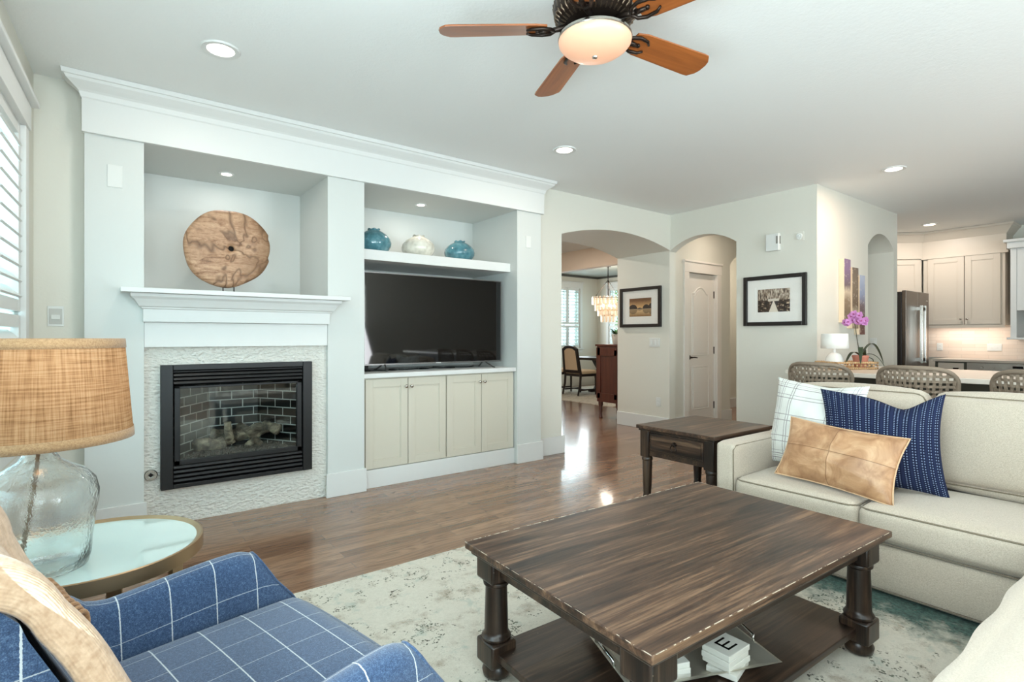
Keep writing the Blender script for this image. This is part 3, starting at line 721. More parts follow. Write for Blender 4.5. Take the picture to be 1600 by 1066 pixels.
# ------------------------------------------------------------------ closet door in the alcove
M_door = paint('door paint', (236, 230, 222), .4)
dr = struct('door_1', MB().box(6.215, 4.335, .01, 6.855, 4.372, 2.07), M_door, bev=.002)
DX0, DX1, dy = 6.215, 6.855, 4.335
def loop_tube(bb, pts, r): bb.tube(pts, r, 6, closed=True)
b = MB(); loop_tube(b, [(DX0 + .13, dy, .22), (DX1 - .13, dy, .22), (DX1 - .13, dy, .80), (DX0 + .13, dy, .80)], .011); b.box(DX0 + .155, dy - .009, .245, DX1 - .155, dy + .01, .775)
obj('raised_panel', b, M_door, dr, bev=.003)
top = [(DX1 - .13 - (DX1 - DX0 - .26) * i / 16, dy, 1.80 + .085 * (max(0, math.sin(PI * min(1, max(0, (i / 16 - .12) / .76)))) ** .9)) for i in range(17)]
b = MB(); loop_tube(b, [(DX0 + .13, dy, .96), (DX1 - .13, dy, .96)] + top, .011)
ip = [(DX0 + .155, .985), (DX1 - .155, .985)] + [(DX1 - .155 - (DX1 - DX0 - .31) * i / 16, 1.775 + .08 * (max(0, math.sin(PI * min(1, max(0, (i / 16 - .12) / .76)))) ** .9)) for i in range(17)]
b.prism(ip, 'y', dy - .009, dy + .01); obj('raised_panel', b, M_door, dr, bev=.002)
hd = obj('door_handle', MB().lathe([(.03, 0), (.03, .008), (.014, .012), (.011, .05)], n=20, M=T(DX0 + .065, dy, .93) @ Rx(PI / 2)).tube([(DX0 + .065, dy - .05, .93), (DX0 + .11, dy - .055, .932), (DX0 + .165, dy - .048, .927), (DX0 + .185, dy - .045, .924)], [.009, .009, .008, .007], 10), M_bronze, dr, smooth=True)
for z in (.25, 1.02, 1.80): obj('hinge', MB().box(DX1 - .004, dy - .014, z - .05, DX1 + .014, dy + .006, z + .05), M_bronze, dr)
b = MB(); b.box(6.10, 4.278, 0, 6.205, 4.31, 2.075); b.box(6.865, 4.278, 0, 6.965, 4.31, 2.075); b.box(6.095, 4.276, 2.075, 6.97, 4.31, 2.21); b.box(6.08, 4.262, 2.21, 6.985, 4.31, 2.235); b.box(6.205, 4.30, 0, 6.215, 4.40, 2.075); b.box(6.855, 4.30, 0, 6.865, 4.40, 2.075)
struct('trim_door', b, M_door, bev=.003)
struct('door_2', MB().box(6.2, 4.46, 0, 6.87, 4.48, 2.08), M_white)

# ------------------------------------------------------------------ framed pictures
def sepia(name, kind):
    t = NT(name); uv = t.coord('UV'); sep = t.n('ShaderNodeSeparateXYZ'); t.l(uv, sep.inputs[0]); U, V = sep.outputs[0], sep.outputs[1]
    n = t.noise(t.coord('UV', scale=(9, 9, 9)), 1, 5, .65); n2 = t.noise(t.coord('UV', scale=(26, 5, 9)), 1, 4, .6); nu = t.noise(t.coord('UV', scale=(12, 0, 0)), 1, 3, .6)
    if kind == 1:   # lake, round trees and their reflection
        d = t.math('ABSOLUTE', t.math('SUBTRACT', V, .40))
        side = t.math('ABSOLUTE', t.math('SUBTRACT', U, .48))
        h = t.math('MULTIPLY', nu, .06)
        for (cu, wu, hu) in ((.17, .20, .24), (.78, .17, .22), (.99, .12, .28), (.48, .12, .05)):
            q = t.math('DIVIDE', t.math('SUBTRACT', U, cu), wu); q = t.math('SQRT', t.math('SUBTRACT', 1.0, t.math('MULTIPLY', q, q), clamp=True))
            h = t.math('MAXIMUM', h, t.math('ADD', t.math('MULTIPLY', q, hu), t.math('MULTIPLY', t.math('MULTIPLY', nu, q), .05)))
        m = t.math('LESS_THAN', d, h)
        sky = t.ramp(t.math('ADD', V, t.math('MULTIPLY', n2, .15)), [(.1, (150, 110, 66)), (.4, (226, 190, 140)), (.62, (216, 170, 112)), (.95, (120, 78, 40))])
        c = t.mix(t.math('MULTIPLY', m, t.math('ADD', .55, t.math('MULTIPLY', t.math('GREATER_THAN', V, .4), .45))), sky, lin((40, 22, 12)))
        ln = t.math('LESS_THAN', d, .012); c = t.mix(t.math('MULTIPLY', ln, .6), c, lin((236, 210, 170)))
    else:           # formal garden path under clouds
        du = t.math('ABSOLUTE', t.math('SUBTRACT', U, .5))
        path = t.math('LESS_THAN', du, t.math('MULTIPLY', t.math('SUBTRACT', .52, V), .28, clamp=True))
        low = t.math('LESS_THAN', V, t.math('ADD', .46, t.math('MULTIPLY', nu, .12)))
        sky = t.ramp(n2, [(.35, (58, 44, 36)), (.5, (150, 128, 108)), (.62, (228, 214, 194))])
        gr = t.ramp(n, [(.4, (26, 16, 10)), (.56, (78, 56, 42)), (.62, (212, 190, 160))])
        c = t.mix(low, sky, gr); c = t.mix(path, c, lin((236, 224, 206)))
        bd = t.math('MULTIPLY', t.math('LESS_THAN', du, .17), t.math('LESS_THAN', t.math('ABSOLUTE', t.math('SUBTRACT', V, .52)), .05)); c = t.mix(bd, c, lin((224, 212, 196)))
    t.set(Base_Color=c, Roughness=.5); return t.m
M_mat = simple('picture mat board', (250, 247, 240), .8)
M_frame = simple('black wood frame', (26, 21, 19), .35)
def picture(label, y0, y1, z0, z1, kind, py0, py1, pz0, pz1):
    r = thing('framed_picture', label, 'picture', (XE, (y0 + y1) / 2, z0), 0, 'black framed pictures'); x = XE
    fw = .042; b = MB()
    b.box(x - .035, y0, z0, x - .002, y0 + fw, z1); b.box(x - .035, y1 - fw, z0, x - .002, y1, z1); b.box(x - .035, y0 + fw, z0, x - .002, y1 - fw, z0 + fw); b.box(x - .035, y0 + fw, z1 - fw, x - .002, y1 - fw, z1)
    obj('frame', b, M_frame, r, bev=.004); g = .022
    b = MB(); b.box(x - .014, y0 + fw, z0 + fw, x - .010, py0 - g, z1 - fw); b.box(x - .014, py1 + g, z0 + fw, x - .010, y1 - fw, z1 - fw); b.box(x - .014, py0 - g, z0 + fw, x - .010, py1 + g, pz0 - g); b.box(x - .014, py0 - g, pz1 + g, x - .010, py1 + g, z1 - fw)
    b.box(x - .010, y0 + fw, z0 + fw, x - .008, y1 - fw, z1 - fw)
    obj('mat_board', b, M_mat, r)
    b = MB(); b.add([(x - .0115, py1, pz0), (x - .0115, py0, pz0), (x - .0115, py0, pz1), (x - .0115, py1, pz1)], [(0, 1, 2, 3)], [(0, 0), (1, 0), (1, 1), (0, 1)])
    obj('print', b, sepia('sepia print %d' % kind, kind), r)
    obj('glass', MB().box(x - .020, y0 + fw, z0 + fw, x - .018, y1 - fw, z1 - fw), M_picglass, r)
picture('black framed sepia photograph of trees mirrored in a lake, on the passage wall', 4.315, 4.995, 1.337, 1.865, 1, 4.475, 4.84, 1.48, 1.722)
picture('black framed sepia photograph of clouds over a formal garden, right of the closet door', 2.53, 3.20, 1.328, 1.865, 2, 2.70, 3.045, 1.475, 1.72)

# ------------------------------------------------------------------ canvas panels on the kitchen side wall
def canvas_mat(i):
    t = NT('canvas print %d' % i); co = t.coord(); sep = t.n('ShaderNodeSeparateXYZ'); t.l(co, sep.inputs[0]); n = t.noise(t.coord(scale=(8, 8, 5)), 1, 4, .6); n2 = t.noise(co, 28, 3)
    z = t.math('ADD', sep.outputs[2], t.math('MULTIPLY', n, .12))
    P = [[(0, (96, 78, 62)), (.28, (150, 128, 104)), (.38, (214, 196, 170)), (.46, (120, 104, 108)), (.62, (140, 116, 146))], [(0, (120, 98, 80)), (.22, (190, 176, 150)), (.30, (112, 92, 72)), (.55, (132, 116, 98)), (.66, (120, 106, 92))], [(0, (116, 66, 56)), (.2, (98, 74, 66)), (.38, (118, 102, 106)), (.5, (150, 158, 184)), (.66, (176, 186, 206))]][i]
    c = t.ramp(z, [(a, b) for a, b in P]); c = t.mix(t.math('MULTIPLY', t.math('GREATER_THAN', n2, .62), .35), c, lin((224, 208, 190)))
    t.set(Base_Color=c, Roughness=.55); return t.m
M_canvas_side = simple('canvas side', (226, 206, 178), .7)
for i, (x0, x1, z0, z1, lab) in enumerate(((6.17, 6.32, 1.36, 2.03, 'tall narrow canvas print in purple tones, left and highest of three'), (6.375, 6.525, 1.30, 1.955, 'narrow canvas print in brown tones, the middle one of three on the wall'), (6.565, 6.70, 1.235, 1.885, 'narrow canvas print with pale blue sky, right and lowest of three'))):
    r = thing('canvas_print', lab, 'canvas', ((x0 + x1) / 2, 2.44, z0), 0, 'three stepped canvas prints')
    obj('stretcher', MB().box(x0, 2.385, z0, x1, 2.438, z1), M_canvas_side, r)
    obj('canvas', MB().box(x0, 2.381, z0, x1, 2.3845, z1), canvas_mat(i), r)

# ------------------------------------------------------------------ recessed lights and ceiling fan
M_can = emis('recessed lamp glow', (255, 236, 214), 9); M_can2 = emis('cool recessed lamp glow', (255, 244, 232), 9)
def downlight(label, x, y, z, r, power, col, mat, group='recessed ceiling lights'):
    t = thing('recessed_light', label, 'ceiling light', (x, y, z), 0, group)
    obj('trim_ring', MB().lathe([(r * .68, -.0005), (r * .70, -.007), (r * .96, -.009), (r, -.004), (r, 0)], (x, y, z), 40, caps=False), M_white, t, smooth=True)
    obj('lens', MB().lathe([(.001, -.0012), (r * .68, -.0012), (r * .68, -.0002), (.001, -.0002)], (x, y, z), 32, caps=False), mat, t)
    if power: area('lamp_light', (x, y, z - .012), (0, 0, 0), r * 1.2, r * 1.2, power, col, shape='DISK')
WARM = (1.0, .89, .80)
downlight('round recessed ceiling light nearest the shuttered window above the fireplace', .488, 3.209, CE, .095, 5, (1, .9, .8), M_can2)
downlight('round recessed ceiling light in front of the arched passage', 2.99, 3.24, CE, .095, 6, (1, .86, .72), M_can)
downlight('round recessed ceiling light between end wall and kitchen', 5.72, 1.80, CE, .095, 13, (1, .72, .56), M_can)
downlight('round recessed ceiling light close to the kitchen wall cabinets', 8.95, 2.40, CE, .095, 13, WARM, M_can)
downlight('small recessed light in the soffit of the fireplace niche', .715, 4.45, NZ, .052, 1.2, (1, .96, .9), M_can2, 'niche downlights')
downlight('small recessed light in the soffit of the television niche', 2.30, 4.42, NZ, .052, 1.6, (1, .93, .84), M_can2, 'niche downlights')

fan = thing('ceiling_fan', 'bronze ceiling fan with five reddish wood blades and frosted bowl light', 'ceiling fan', (1.635, 1.585, 2.44))
FX, FYc = 1.635, 1.585
obj('canopy', MB().lathe([(.085, 2.74), (.09, 2.70), (.05, 2.67), (.045, 2.62)], (FX, FYc, 0), 32), M_bronze, fan, smooth=True)
b = MB().lathe([(.05, 2.66), (.12, 2.655), (.165, 2.63), (.175, 2.60), (.172, 2.56), (.150, 2.53), (.11, 2.515), (.08, 2.51), (.075, 2.485), (.10, 2.478), (.13, 2.47), (.135, 2.462)], (FX, FYc, 0), 48)
motor = obj('motor_housing', b, M_bronze, fan, smooth=True)
b = MB()
for i in range(40):
    a = 2 * PI * i / 40; M = T(FX, FYc, 0) @ Rz(a); b.tube([(.174, 0, 2.60), (.165, 0, 2.545), (.125, 0, 2.519)], .0045, 6, M)
for i in range(10):
    a = 2 * PI * i / 10 + .2; M = T(FX, FYc, 0) @ Rz(a)
    b.tube([(.13 + .035 * math.cos(t), .03 * math.sin(t) * (1 + .4 * math.cos(t)), 2.523 + .03 * (.5 + .5 * math.cos(t))) for t in [k * 2 * PI / 12 for k in range(12)]], .006, 6, M, closed=True)
obj('ornament', b, simple('light bronze', (112, 96, 80), .3, .8), motor, smooth='all')
M_blade = wood('reddish fan blade wood', [(92, 48, 22), (140, 78, 36), (168, 96, 46), (182, 110, 58)], 0, .7, .28, coat=.3, bump=.05)
M_bowl = NT('frosted bowl glass'); M_bowl.set(Base_Color=lin((222, 180, 150)), Roughness=.35, Emission_Color=lin((255, 170, 130)), Emission_Strength=.30); M_bowl = M_bowl.m
for k in range(5):
    a = math.radians(141 - 74 * k) if k < 4 else math.radians(-148)
    a = math.radians([141, 68, -7, -78, -149][k]); M = T(FX, FYc, 2.505) @ Rz(a)
    P = M @ Rx(math.radians(-13))
    n = 14; out = []
    L0, L1 = .20, .655
    up = [(L0, .05), (L0 + .05, .062), (L1 - .06, .072), (L1 - .035, .070), (L1 - .008, .042), (L1, .018)]
    poly = up + [(x, -y) for (x, y) in reversed(up)]
    bl = obj('blade', MB().prism(poly, 'z', -.004, .004, P), M_blade, None, bev=.0015, w=True)
    # keep the grain running along the blade: object space aligned with the blade
    Pi = P.inverted()
    for vtx in bl.data.vertices: vtx.co = Pi @ vtx.co
    bl.parent = fan; bl.matrix_local = WM(fan).inverted() @ P
    br = MB(); br.tube([(.10, 0, .012), (.15, 0, .0), (.19, 0, -.008)], [.014, .012, .010], 8, P)
    for sg in (-1, 1): br.tube([(.17, 0, -.009), (.185, sg * .030, -.010), (.22, sg * .042, -.010), (.265, sg * .036, -.010), (.285, sg * .020, -.010)], [.008, .008, .008, .007, .005], 8, P)
    br.tube([(.19, 0, -.008), (.235, 0, -.010)], [.012, .008], 8, P); br.lathe([(.009, -.014), (.009, -.004)], (.24, 0, 0), 10, P)
    obj('blade_iron', br, M_bronze, fan, smooth='all')
obj('light_collar', MB().lathe([(.13, 2.475), (.152, 2.468), (.155, 2.458), (.148, 2.45)], (FX, FYc, 0), 48), M_silver, fan, smooth=True)
obj('glass_bowl', MB().lathe([(.146, 2.462), (.152, 2.452), (.150, 2.440), (.138, 2.425), (.115, 2.408), (.080, 2.394), (.04, 2.387), (.001, 2.385)], (FX, FYc, 0), 48), M_bowl, fan, smooth='all')
obj('finial', MB().lathe([(.001, 2.378), (.010, 2.380), (.012, 2.386), (.006, 2.388)], (FX, FYc, 0), 16), M_silver, fan, smooth=True)
# ------------------------------------------------------------------ rug
rg = obj('area_rug', MB().box(.30, -.8, 0, 2.935, 2.62, .011), M_rug, None, bev=.004)
tag(rg, 'large distressed cream rug with faded floral pattern under the coffee table', 'rug')

# ------------------------------------------------------------------ coffee table
CTM = T(1.70, 1.195, .011) @ Rz(math.radians(-1.6)); L, W = 1.37, .85
ct = thing('coffee_table', 'large distressed dark wood coffee table with turned legs and lower shelf', 'coffee table', (1.70, 1.195, .011), math.radians(-1.6))
obj('tabletop', MB().box(-L / 2, -W / 2, .442, L / 2, W / 2, .466), M_ctop, ct, w=False, bev=.004)
def worn():
    t = NT('worn pale paint edge'); n = t.noise(t.coord(), 26, 4, .7); tr = t.n('ShaderNodeBsdfTransparent'); df = t.n('ShaderNodeBsdfDiffuse'); df.inputs[0].default_value = lin((196, 180, 160))
    mx = t.n('ShaderNodeMixShader'); t.l(t.math('GREATER_THAN', n, .50), mx.inputs[0]); t.l(tr.outputs[0], mx.inputs[1]); t.l(df.outputs[0], mx.inputs[2]); t.l(mx.outputs[0], t.out.inputs[0]); return t.m
_a, _b, _z = L / 2 - .001, W / 2 - .001, .4652
obj('worn_edge', MB().tube([(-_a, -_b, _z), (_a, -_b, _z), (_a, _b, _z), (-_a, _b, _z)], .0013, 6, closed=True), worn(), ct, w=False)
obj('edge_moulding', MB().box(-L / 2 + .016, -W / 2 + .016, .424, L / 2 - .016, W / 2 - .016, .442), M_cedge, ct, w=False, bev=.004)
def turned_leg(z0, z1, z2, z3, z4, s, r, foot):
    """foot 0-z0, block z0-z1, column z1-z2, block z2-z3"""
    b = MB()
    if foot: b.lathe([(r * .72, 0), (r * 1.0, z0 * .2), (r * 1.08, z0 * .55), (r * .9, z0 * .9), (r * .8, z0 + .002)], n=24)
    b.box(-s, -s, z0, s, s, z1)
    h = z2 - z1
    b.lathe([(r * 1.08, z1 - .002), (r * 1.12, z1 + .012), (r * 1.0, z1 + .02), (r * .93, z1 + .025), (r * .90, z1 + .034), (r * .88, z1 + h * .45), (r * .83, z2 - .035), (r * .83, z2 - .022), (r * .98, z2 - .016), (r * 1.0, z2 - .006), (r * .9, z2 + .002)], n=24)
    b.box(-s, -s, z2, s, s, z3)
    return b
lx, ly = L / 2 - .082, W / 2 - .082
for sx in (-1, 1):
    for sy in (-1, 1):
        b = turned_leg(.052, .135, .345, .424, 0, .052, .047, True); o = obj('leg', b, M_cleg, ct, w=False, smooth=True, bev=.008); o.location = (sx * lx, sy * ly, 0)
for sy in (-1, 1): obj('apron', MB().box(-lx + .04, sy * ly - .016, .365, lx - .04, sy * ly + .016, .424), M_cedge, ct, w=False, bev=.002)
for sx in (-1, 1): obj('apron', MB().box(sx * lx - .016, -ly + .04, .365, sx * lx + .016, ly - .04, .424), M_cedge, ct, w=False, bev=.002)
obj('lower_shelf', MB().box(-lx - .03, -ly - .01, .080, lx + .03, ly + .01, .106), M_cshelf, ct, w=False, bev=.003)
# silver tray with letter tiles on the shelf
TZ = .1175; TM = T(1.583, 1.15, TZ) @ Rz(math.radians(-21.7)); tx, ty = .27, .195
M_tray = simple('hammered silver tray', (206, 200, 186), .36, .75, .5, 60, .25, .002)
tr = thing('serving_tray', 'rectangular silver metal tray with handles on the lower shelf of the coffee table', 'tray', (1.583, 1.15, TZ), math.radians(-21.7))
o_, i_ = MB(), None
vs = []; ring = lambda a, c, z: [(-a, -c, z), (a, -c, z), (a, c, z), (-a, c, z)]
for (a, c, z) in ((tx - .045, ty - .045, .001), (tx, ty, .030), (tx + .004, ty + .004, .032), (tx - .004, ty - .004, .032), (tx - .048, ty - .048, .005)): vs += ring(a, c, z)
fs = [(3, 2, 1, 0), (16, 17, 18, 19)]
for j in range(4):
    for k in range(4): fs.append((4 * j + k, 4 * j + (k + 1) % 4, 4 * j + 4 + (k + 1) % 4, 4 * j + 4 + k))
obj('dish', MB().add(vs, fs), M_tray, tr, w=False, bev=.002)
for sx in (-1, 1): obj('handle', MB().tube([(sx * (tx - .004), -.07, .031), (sx * (tx + .0), -.065, .05), (sx * (tx + .004), 0, .055), (sx * (tx), .065, .05), (sx * (tx - .004), .07, .031)], .005, 8), M_chrome, tr, w=False, smooth='all')
M_tile = simple('white tile', (226, 224, 214), .45)
def tile(x, y, z, rz, s, label, letter=None, w=None):
    w = w or s
    r = thing('letter_tile', label, 'letter tile', (x, y, z), rz, 'stacked white letter tiles')
    obj('block', MB().box(-w / 2, -s / 2, 0, w / 2, s / 2, .0185), M_tile, r, w=False, bev=.002)
    if letter:
        k = s * .27; q = s * .07; zz = .0188
        b = MB().box(-k, -k, .018, -k + q * 1.3, k, zz + .0004)
        for yy in (-k, -q / 2, k - q): b.box(-k, yy, .018, k * (.85 if yy == -q / 2 else 1), yy + q, zz + .0004)
        obj('letter', b, M_blackgl, r, w=False)
    return r
tz = TZ + .0055
for i, (dx, dy, a, lab) in enumerate(((0, -.004, .13, 'white letter tile lying in the silver tray, bottom of the stack under the E'), (.004, .003, -.12, 'white letter tile in the silver tray, second from the bottom below the E'), (-.004, .003, -.07, 'white letter tile in the silver tray, directly beneath the E tile'), (0, .002, -.10, 'white letter tile with a black letter E, topmost in the silver tray'))):
    tile(1.632 + dx, .985 + dy, tz + i * .0192, a + .1, .098, lab, 'E' if i == 3 else None, .122)
for i, (dx, a, lab) in enumerate(((0, .2, 'white letter tile in the tray behind the near table leg, bottom of three'), (.004, .05, 'white letter tile in the tray behind the near table leg, middle of three'), (-.003, .12, 'white letter tile in the tray behind the near table leg, top of three'))):
    tile(1.45 + dx, 1.095, tz + i * .0192, a - .5, .118, lab)

# ------------------------------------------------------------------ end table
M_eleg = M_cleg
et = thing('end_table', 'dark wood end table with one drawer beside the sofa arm', 'end table', (3.31, 2.16, 0))
ex0, ex1, ey0, ey1 = 2.955, 3.66, 1.862, 2.47
obj('tabletop', MB().box(ex0, ey0, .575, ex1, ey1, .60), M_ctop, et, bev=.004)
obj('edge_moulding', MB().box(ex0 + .012, ey0 + .012, .560, ex1 - .012, ey1 - .012, .575), M_cedge, et, bev=.004)
for x in (ex0 + .055, ex1 - .055):
    for y in (ey0 + .055, ey1 - .055):
        b = MB().box(x - .034, y - .034, .38, x + .034, y + .034, .56).lathe([(.026, 0), (.030, .03), (.024, .06), (.034, .08), (.030, .10), (.026, .12), (.031, .20), (.034, .34), (.033, .352), (.038, .358), (.038, .372), (.030, .382)], (x, y, 0), 20)
        obj('leg', b, M_eleg, et, smooth=True, bev=.002)
b = MB(); b.box(ex0 + .088, ey0 + .035, .39, ex1 - .088, ey0 + .055, .56); b.box(ex0 + .088, ey1 - .055, .39, ex1 - .088, ey1 - .035, .56); b.box(ex1 - .055, ey0 + .088, .39, ex1 - .035, ey1 - .088, .56)
b.box(ex0 + .035, ey0 + .088, .39, ex0 + .055, ey1 - .088, .56)
obj('apron', b, M_cedge, et, bev=.002)
DY0, DY1 = ey0 + .098, ey1 - .098
d_ = obj('drawer', MB().box(ex0 + .028, DY0, .425, ex0 + .036, DY1, .545).box(ex0 + .022, DY0 + .014, .437, ex0 + .030, DY1 - .014, .533), table_wood('drawer wood', .85, 1), et, bev=.003)
yc = (DY0 + DY1) / 2; b = MB().lathe([(.016, 0), (.016, .004), (.007, .010), (.009, .016), (.001, .018)], n=16, M=T(ex0 + .022, yc, .502) @ Ry(-PI / 2))
b.tube([(ex0 + .008 - .006 * math.sin(a / 2) ** 2, yc + .024 * math.sin(a) * (1 - .35 * math.cos(a)) * .9, .478 + .026 * math.cos(a)) for a in [k * 2 * PI / 16 for k in range(16)]], .0035, 8, closed=True)
obj('drawer_pull', b, M_bronze, d_, smooth='all')

# ------------------------------------------------------------------ sectional sofa
so = thing('sectional_sofa', 'oatmeal linen sectional sofa wrapping around the coffee table', 'sofa', (3.3, .6, .011))
def seam(par, c, d, z, M=None, r=.0045, rr=.05, axes='xy', off=0):
    pts = []
    hx, hy = d[0] / 2 - off, d[1] / 2 - off
    for (sx, sy, a0) in ((1, 1, 0), (-1, 1, 90), (-1, -1, 180), (1, -1, 270)):
        for k in range(5):
            a = math.radians(a0 + 22.5 * k); pts.append((sx * (hx - rr) + rr * math.cos(a), sy * (hy - rr) + rr * math.sin(a)))
    if axes == 'xy': P = [(c[0] + x, c[1] + y, z) for x, y in pts]
    elif axes == 'yz': P = [(z, c[1] + x, c[2] + y) for x, y in pts]
    MM = M or Matrix(); return obj('piping', MB().tube([MM @ Vector(p) for p in P], r, 6, closed=True), M_sofapipe, par, smooth='all')
obj('base', MB().rbox((3.365, .60, .14), (.97, 2.38, .22), .02, n=6).rbox((2.56, -.12, .14), (2.6, .96, .22), .02, n=6), M_sofa, so, smooth='all')
obj('welt', MB().tube([(2.876, 1.79, .252), (2.876, .362, .252), (1.26, .362, .252)], .006, 6).tube([(2.874, 1.79, .034), (2.874, .366, .034), (1.26, .366, .034)], .005, 6), M_sofapipe, so, smooth='all')
obj('foot', MB().box(2.93, 1.66, .0112, 3.0, 1.73, .04), M_cleg, so); obj('foot', MB().box(3.75, 1.66, .0112, 3.8, 1.73, .04), M_cleg, so)
arm = obj('arm', MB().rbox((3.365, 1.745, .425), (.98, .125, .345), .028, (0, .004, .002), n=12), M_sofa, so, smooth='all')
obj('piping', MB().tube([(2.878, 1.694, .30), (2.878, 1.694, .56), (2.90, 1.690, .583), (3.82, 1.690, .583)], .004, 6), M_sofapipe, arm, smooth='all')
def seat(c, d):
    o = obj('seat_cushion', MB().rbox(c, d, .038, (.012, .006, .028), n=18), M_sofa, so, smooth='all')
    seam(o, c, d, c[2] + d[2] / 2 - .012, off=.004); return o
seat((3.185, 1.370, .334), (.645, .625, .150)); seat((3.185, .708, .334), (.645, .685, .150))
seat((2.55, -.02, .334), (1.25, .74, .150)); seat((1.60, -.02, .334), (.63, .74, .150)); seat((3.50, -.02, .334), (.62, .74, .150))
obj('back', MB().rbox((3.77, .60, .47), (.17, 2.38, .46), .04, n=10).rbox((2.56, -.51, .47), (2.6, .17, .46), .04, n=10), M_sofa, so, smooth='all')
def backc(cy, w, cz=.665, lean=-.17):
    M = T(3.58, cy, cz) @ Ry(-lean)
    o = obj('back_cushion', MB().rbox((0, 0, 0), (.17, w, .47), .055, (.065, .0, .035), n=18, M=M), M_sofa, so, smooth='all')
    for sx in (-1, 1): seam(o, (0, 0, 0), (w, .47), sx * .066, M, .0045, .06, 'yz', .008)
    return o
backc(1.315, .72); backc(.575, .745); backc(-.17, .72)
for cx in (2.6, 1.75):
    M = T(cx, -.36, .665) @ Rx(-.17); obj('back_cushion', MB().rbox((0, 0, 0), (.8, .17, .47), .055, (.0, .05, .02), n=14, M=M), M_sofa, so, smooth='all')
# cream throw with frayed hem over the near seat
def thfn(u, v):
    x = 1.42 + 1.66 * u; s = v
    if s < .80: y = -.30 + (.372 + .30) * (s / .80); z = .448 + .012 * math.sin(u * 9 + v * 3) * .5
    else: y = .388 + .004 * math.sin(u * 30); z = .448 - .20 * (s - .80) / .20 * (.55 + .45 * max(0, 1 - u * 1.1))
    if s < .80: z -= .03 * max(0, (s / .80 - .86) / .14) ** 2
    return (x, y, z)
tb = MB().grid(thfn, 60, 40); rd = random.Random(9)
thr = obj('throw_blanket', tb, M_throw, None, smooth='all', solid=.010); tag(thr, 'cream woven throw with frayed edge spread over the near seat of the sofa', 'blanket')
fb = MB()
for i in range(260):
    u = i / 259; p = Vector(thfn(u, 1.0)); fb.tube([p + Vector((0, .001, .004)), p + Vector((rd.uniform(-.006, .006), rd.uniform(.002, .010), -.010)), p + Vector((rd.uniform(-.01, .01), rd.uniform(.0, .014), -.022))], .0016, 4)
for i in range(90):
    v = i / 89; p = Vector(thfn(1, v)); fb.tube([p + Vector((-.004, 0, .002)), p + Vector((.012, rd.uniform(-.006, .006), .0)), p + Vector((.024, rd.uniform(-.01, .01), -.006))], .0016, 4)
fo = obj('fringe', fb, M_throw, thr, smooth='all'); fo['kind'] = 'stuff'

# ------------------------------------------------------------------ throw pillows
def pillow_mesh(W, H, D, pinch=.05, sag=0, chop=0, chc=.25, n=30):
    """in the local x-z plane, facing -y ... returned as MB with uv"""
    b = MB()
    for sg in (-1, 1):
        def fn(u, v, sg=sg):
            a, c = u * 2 - 1, v * 2 - 1
            a2 = math.sin(a * PI / 2) * .35 + a * .65; c2 = math.sin(c * PI / 2) * .35 + c * .65
            x = W / 2 * a2 * (1 - pinch * (1 - c2 * c2)); z = H / 2 * c2 * (1 - pinch * (1 - a2 * a2))
            t = D / 2 * (max(0, 1 - abs(a2) ** 2.2) ** .62) * (max(0, 1 - abs(c2) ** 2.2) ** .62)
            if chop: z -= chop * math.exp(-abs((a2 - chc) / .42) ** 1.5) * max(0, c2) ** 1.3
            wr = .008 * math.sin(a2 * 9 + c2 * 5) * math.sin(c2 * 7 - a2 * 4) * (1 - abs(a2)) 
            return (x, sg * (t + wr) , z)
        b.grid(fn, n, n, uv=lambda u, v: (u, v))
    return b
def place_pillow(name, label, mb, mat, M, cat='pillow', extra=None, merge=True):
    loc = M.to_translation()
    r = thing(name, label, cat, tuple(loc), 0, 'throw pillows on the sofa')
    c = MB(); c.v = [tuple(M @ Vector(p)) for p in mb.v]; c.f = mb.f; c.uv = mb.uv
    o = obj('cover', c, mat, r, smooth='all', merge=True)
    # object space local to the pillow
    Mi = (WM(r).inverted() @ M); Mii = Mi.inverted()
    for v in o.data.vertices: v.co = Mii @ v.co
    o.matrix_local = Mi
    return r, Mi
def pm_white():
    t = NT('white plaid pillow cotton'); uv = t.coord('UV'); sep = t.n('ShaderNodeSeparateXYZ'); t.l(uv, sep.inputs[0]); U, V = sep.outputs[0], sep.outputs[1]
    def lines(a, other, ps):
        m = None
        dash = t.math('GREATER_THAN', t.math('FRACT', t.math('MULTIPLY', other, 75)), .42)
        for p, w, dd in ps:
            q = t.math('LESS_THAN', t.math('ABSOLUTE', t.math('SUBTRACT', a, p)), w)
            if dd: q = t.math('MULTIPLY', q, dash)
            m = q if m is None else t.math('MAXIMUM', m, q)
        return m
    lu = lines(U, V, [(.10, .0035, 0), (.13, .003, 1), (.16, .0035, 0), (.19, .003, 1), (.30, .005, 1), (.33, .003, 0), (.70, .0035, 1), (.74, .002, 0), (.86, .002, 1), (.90, .0025, 0), (.93, .0018, 1)])
    lv = lines(V, U, [(.07, .0035, 0), (.10, .003, 1), (.13, .0035, 0), (.17, .003, 1), (.28, .005, 1), (.34, .004, 1), (.50, .005, 1), (.56, .004, 1), (.74, .005, 1), (.78, .004, 1), (.88, .0035, 0), (.91, .0018, 1), (.94, .0022, 0)])
    ln = t.math('MAXIMUM', lu, lv); n = t.noise(t.coord(scale=(350, 350, 350)), 1, 2)
    c = t.mix(t.math('MULTIPLY', ln, .9), t.mix(n, lin((222, 224, 218)), lin((240, 240, 234))), lin((110, 92, 98)))
    t.set(Base_Color=c, Roughness=.9, Specular_IOR_Level=.15); t.bump(n, .4, .002); return t.m
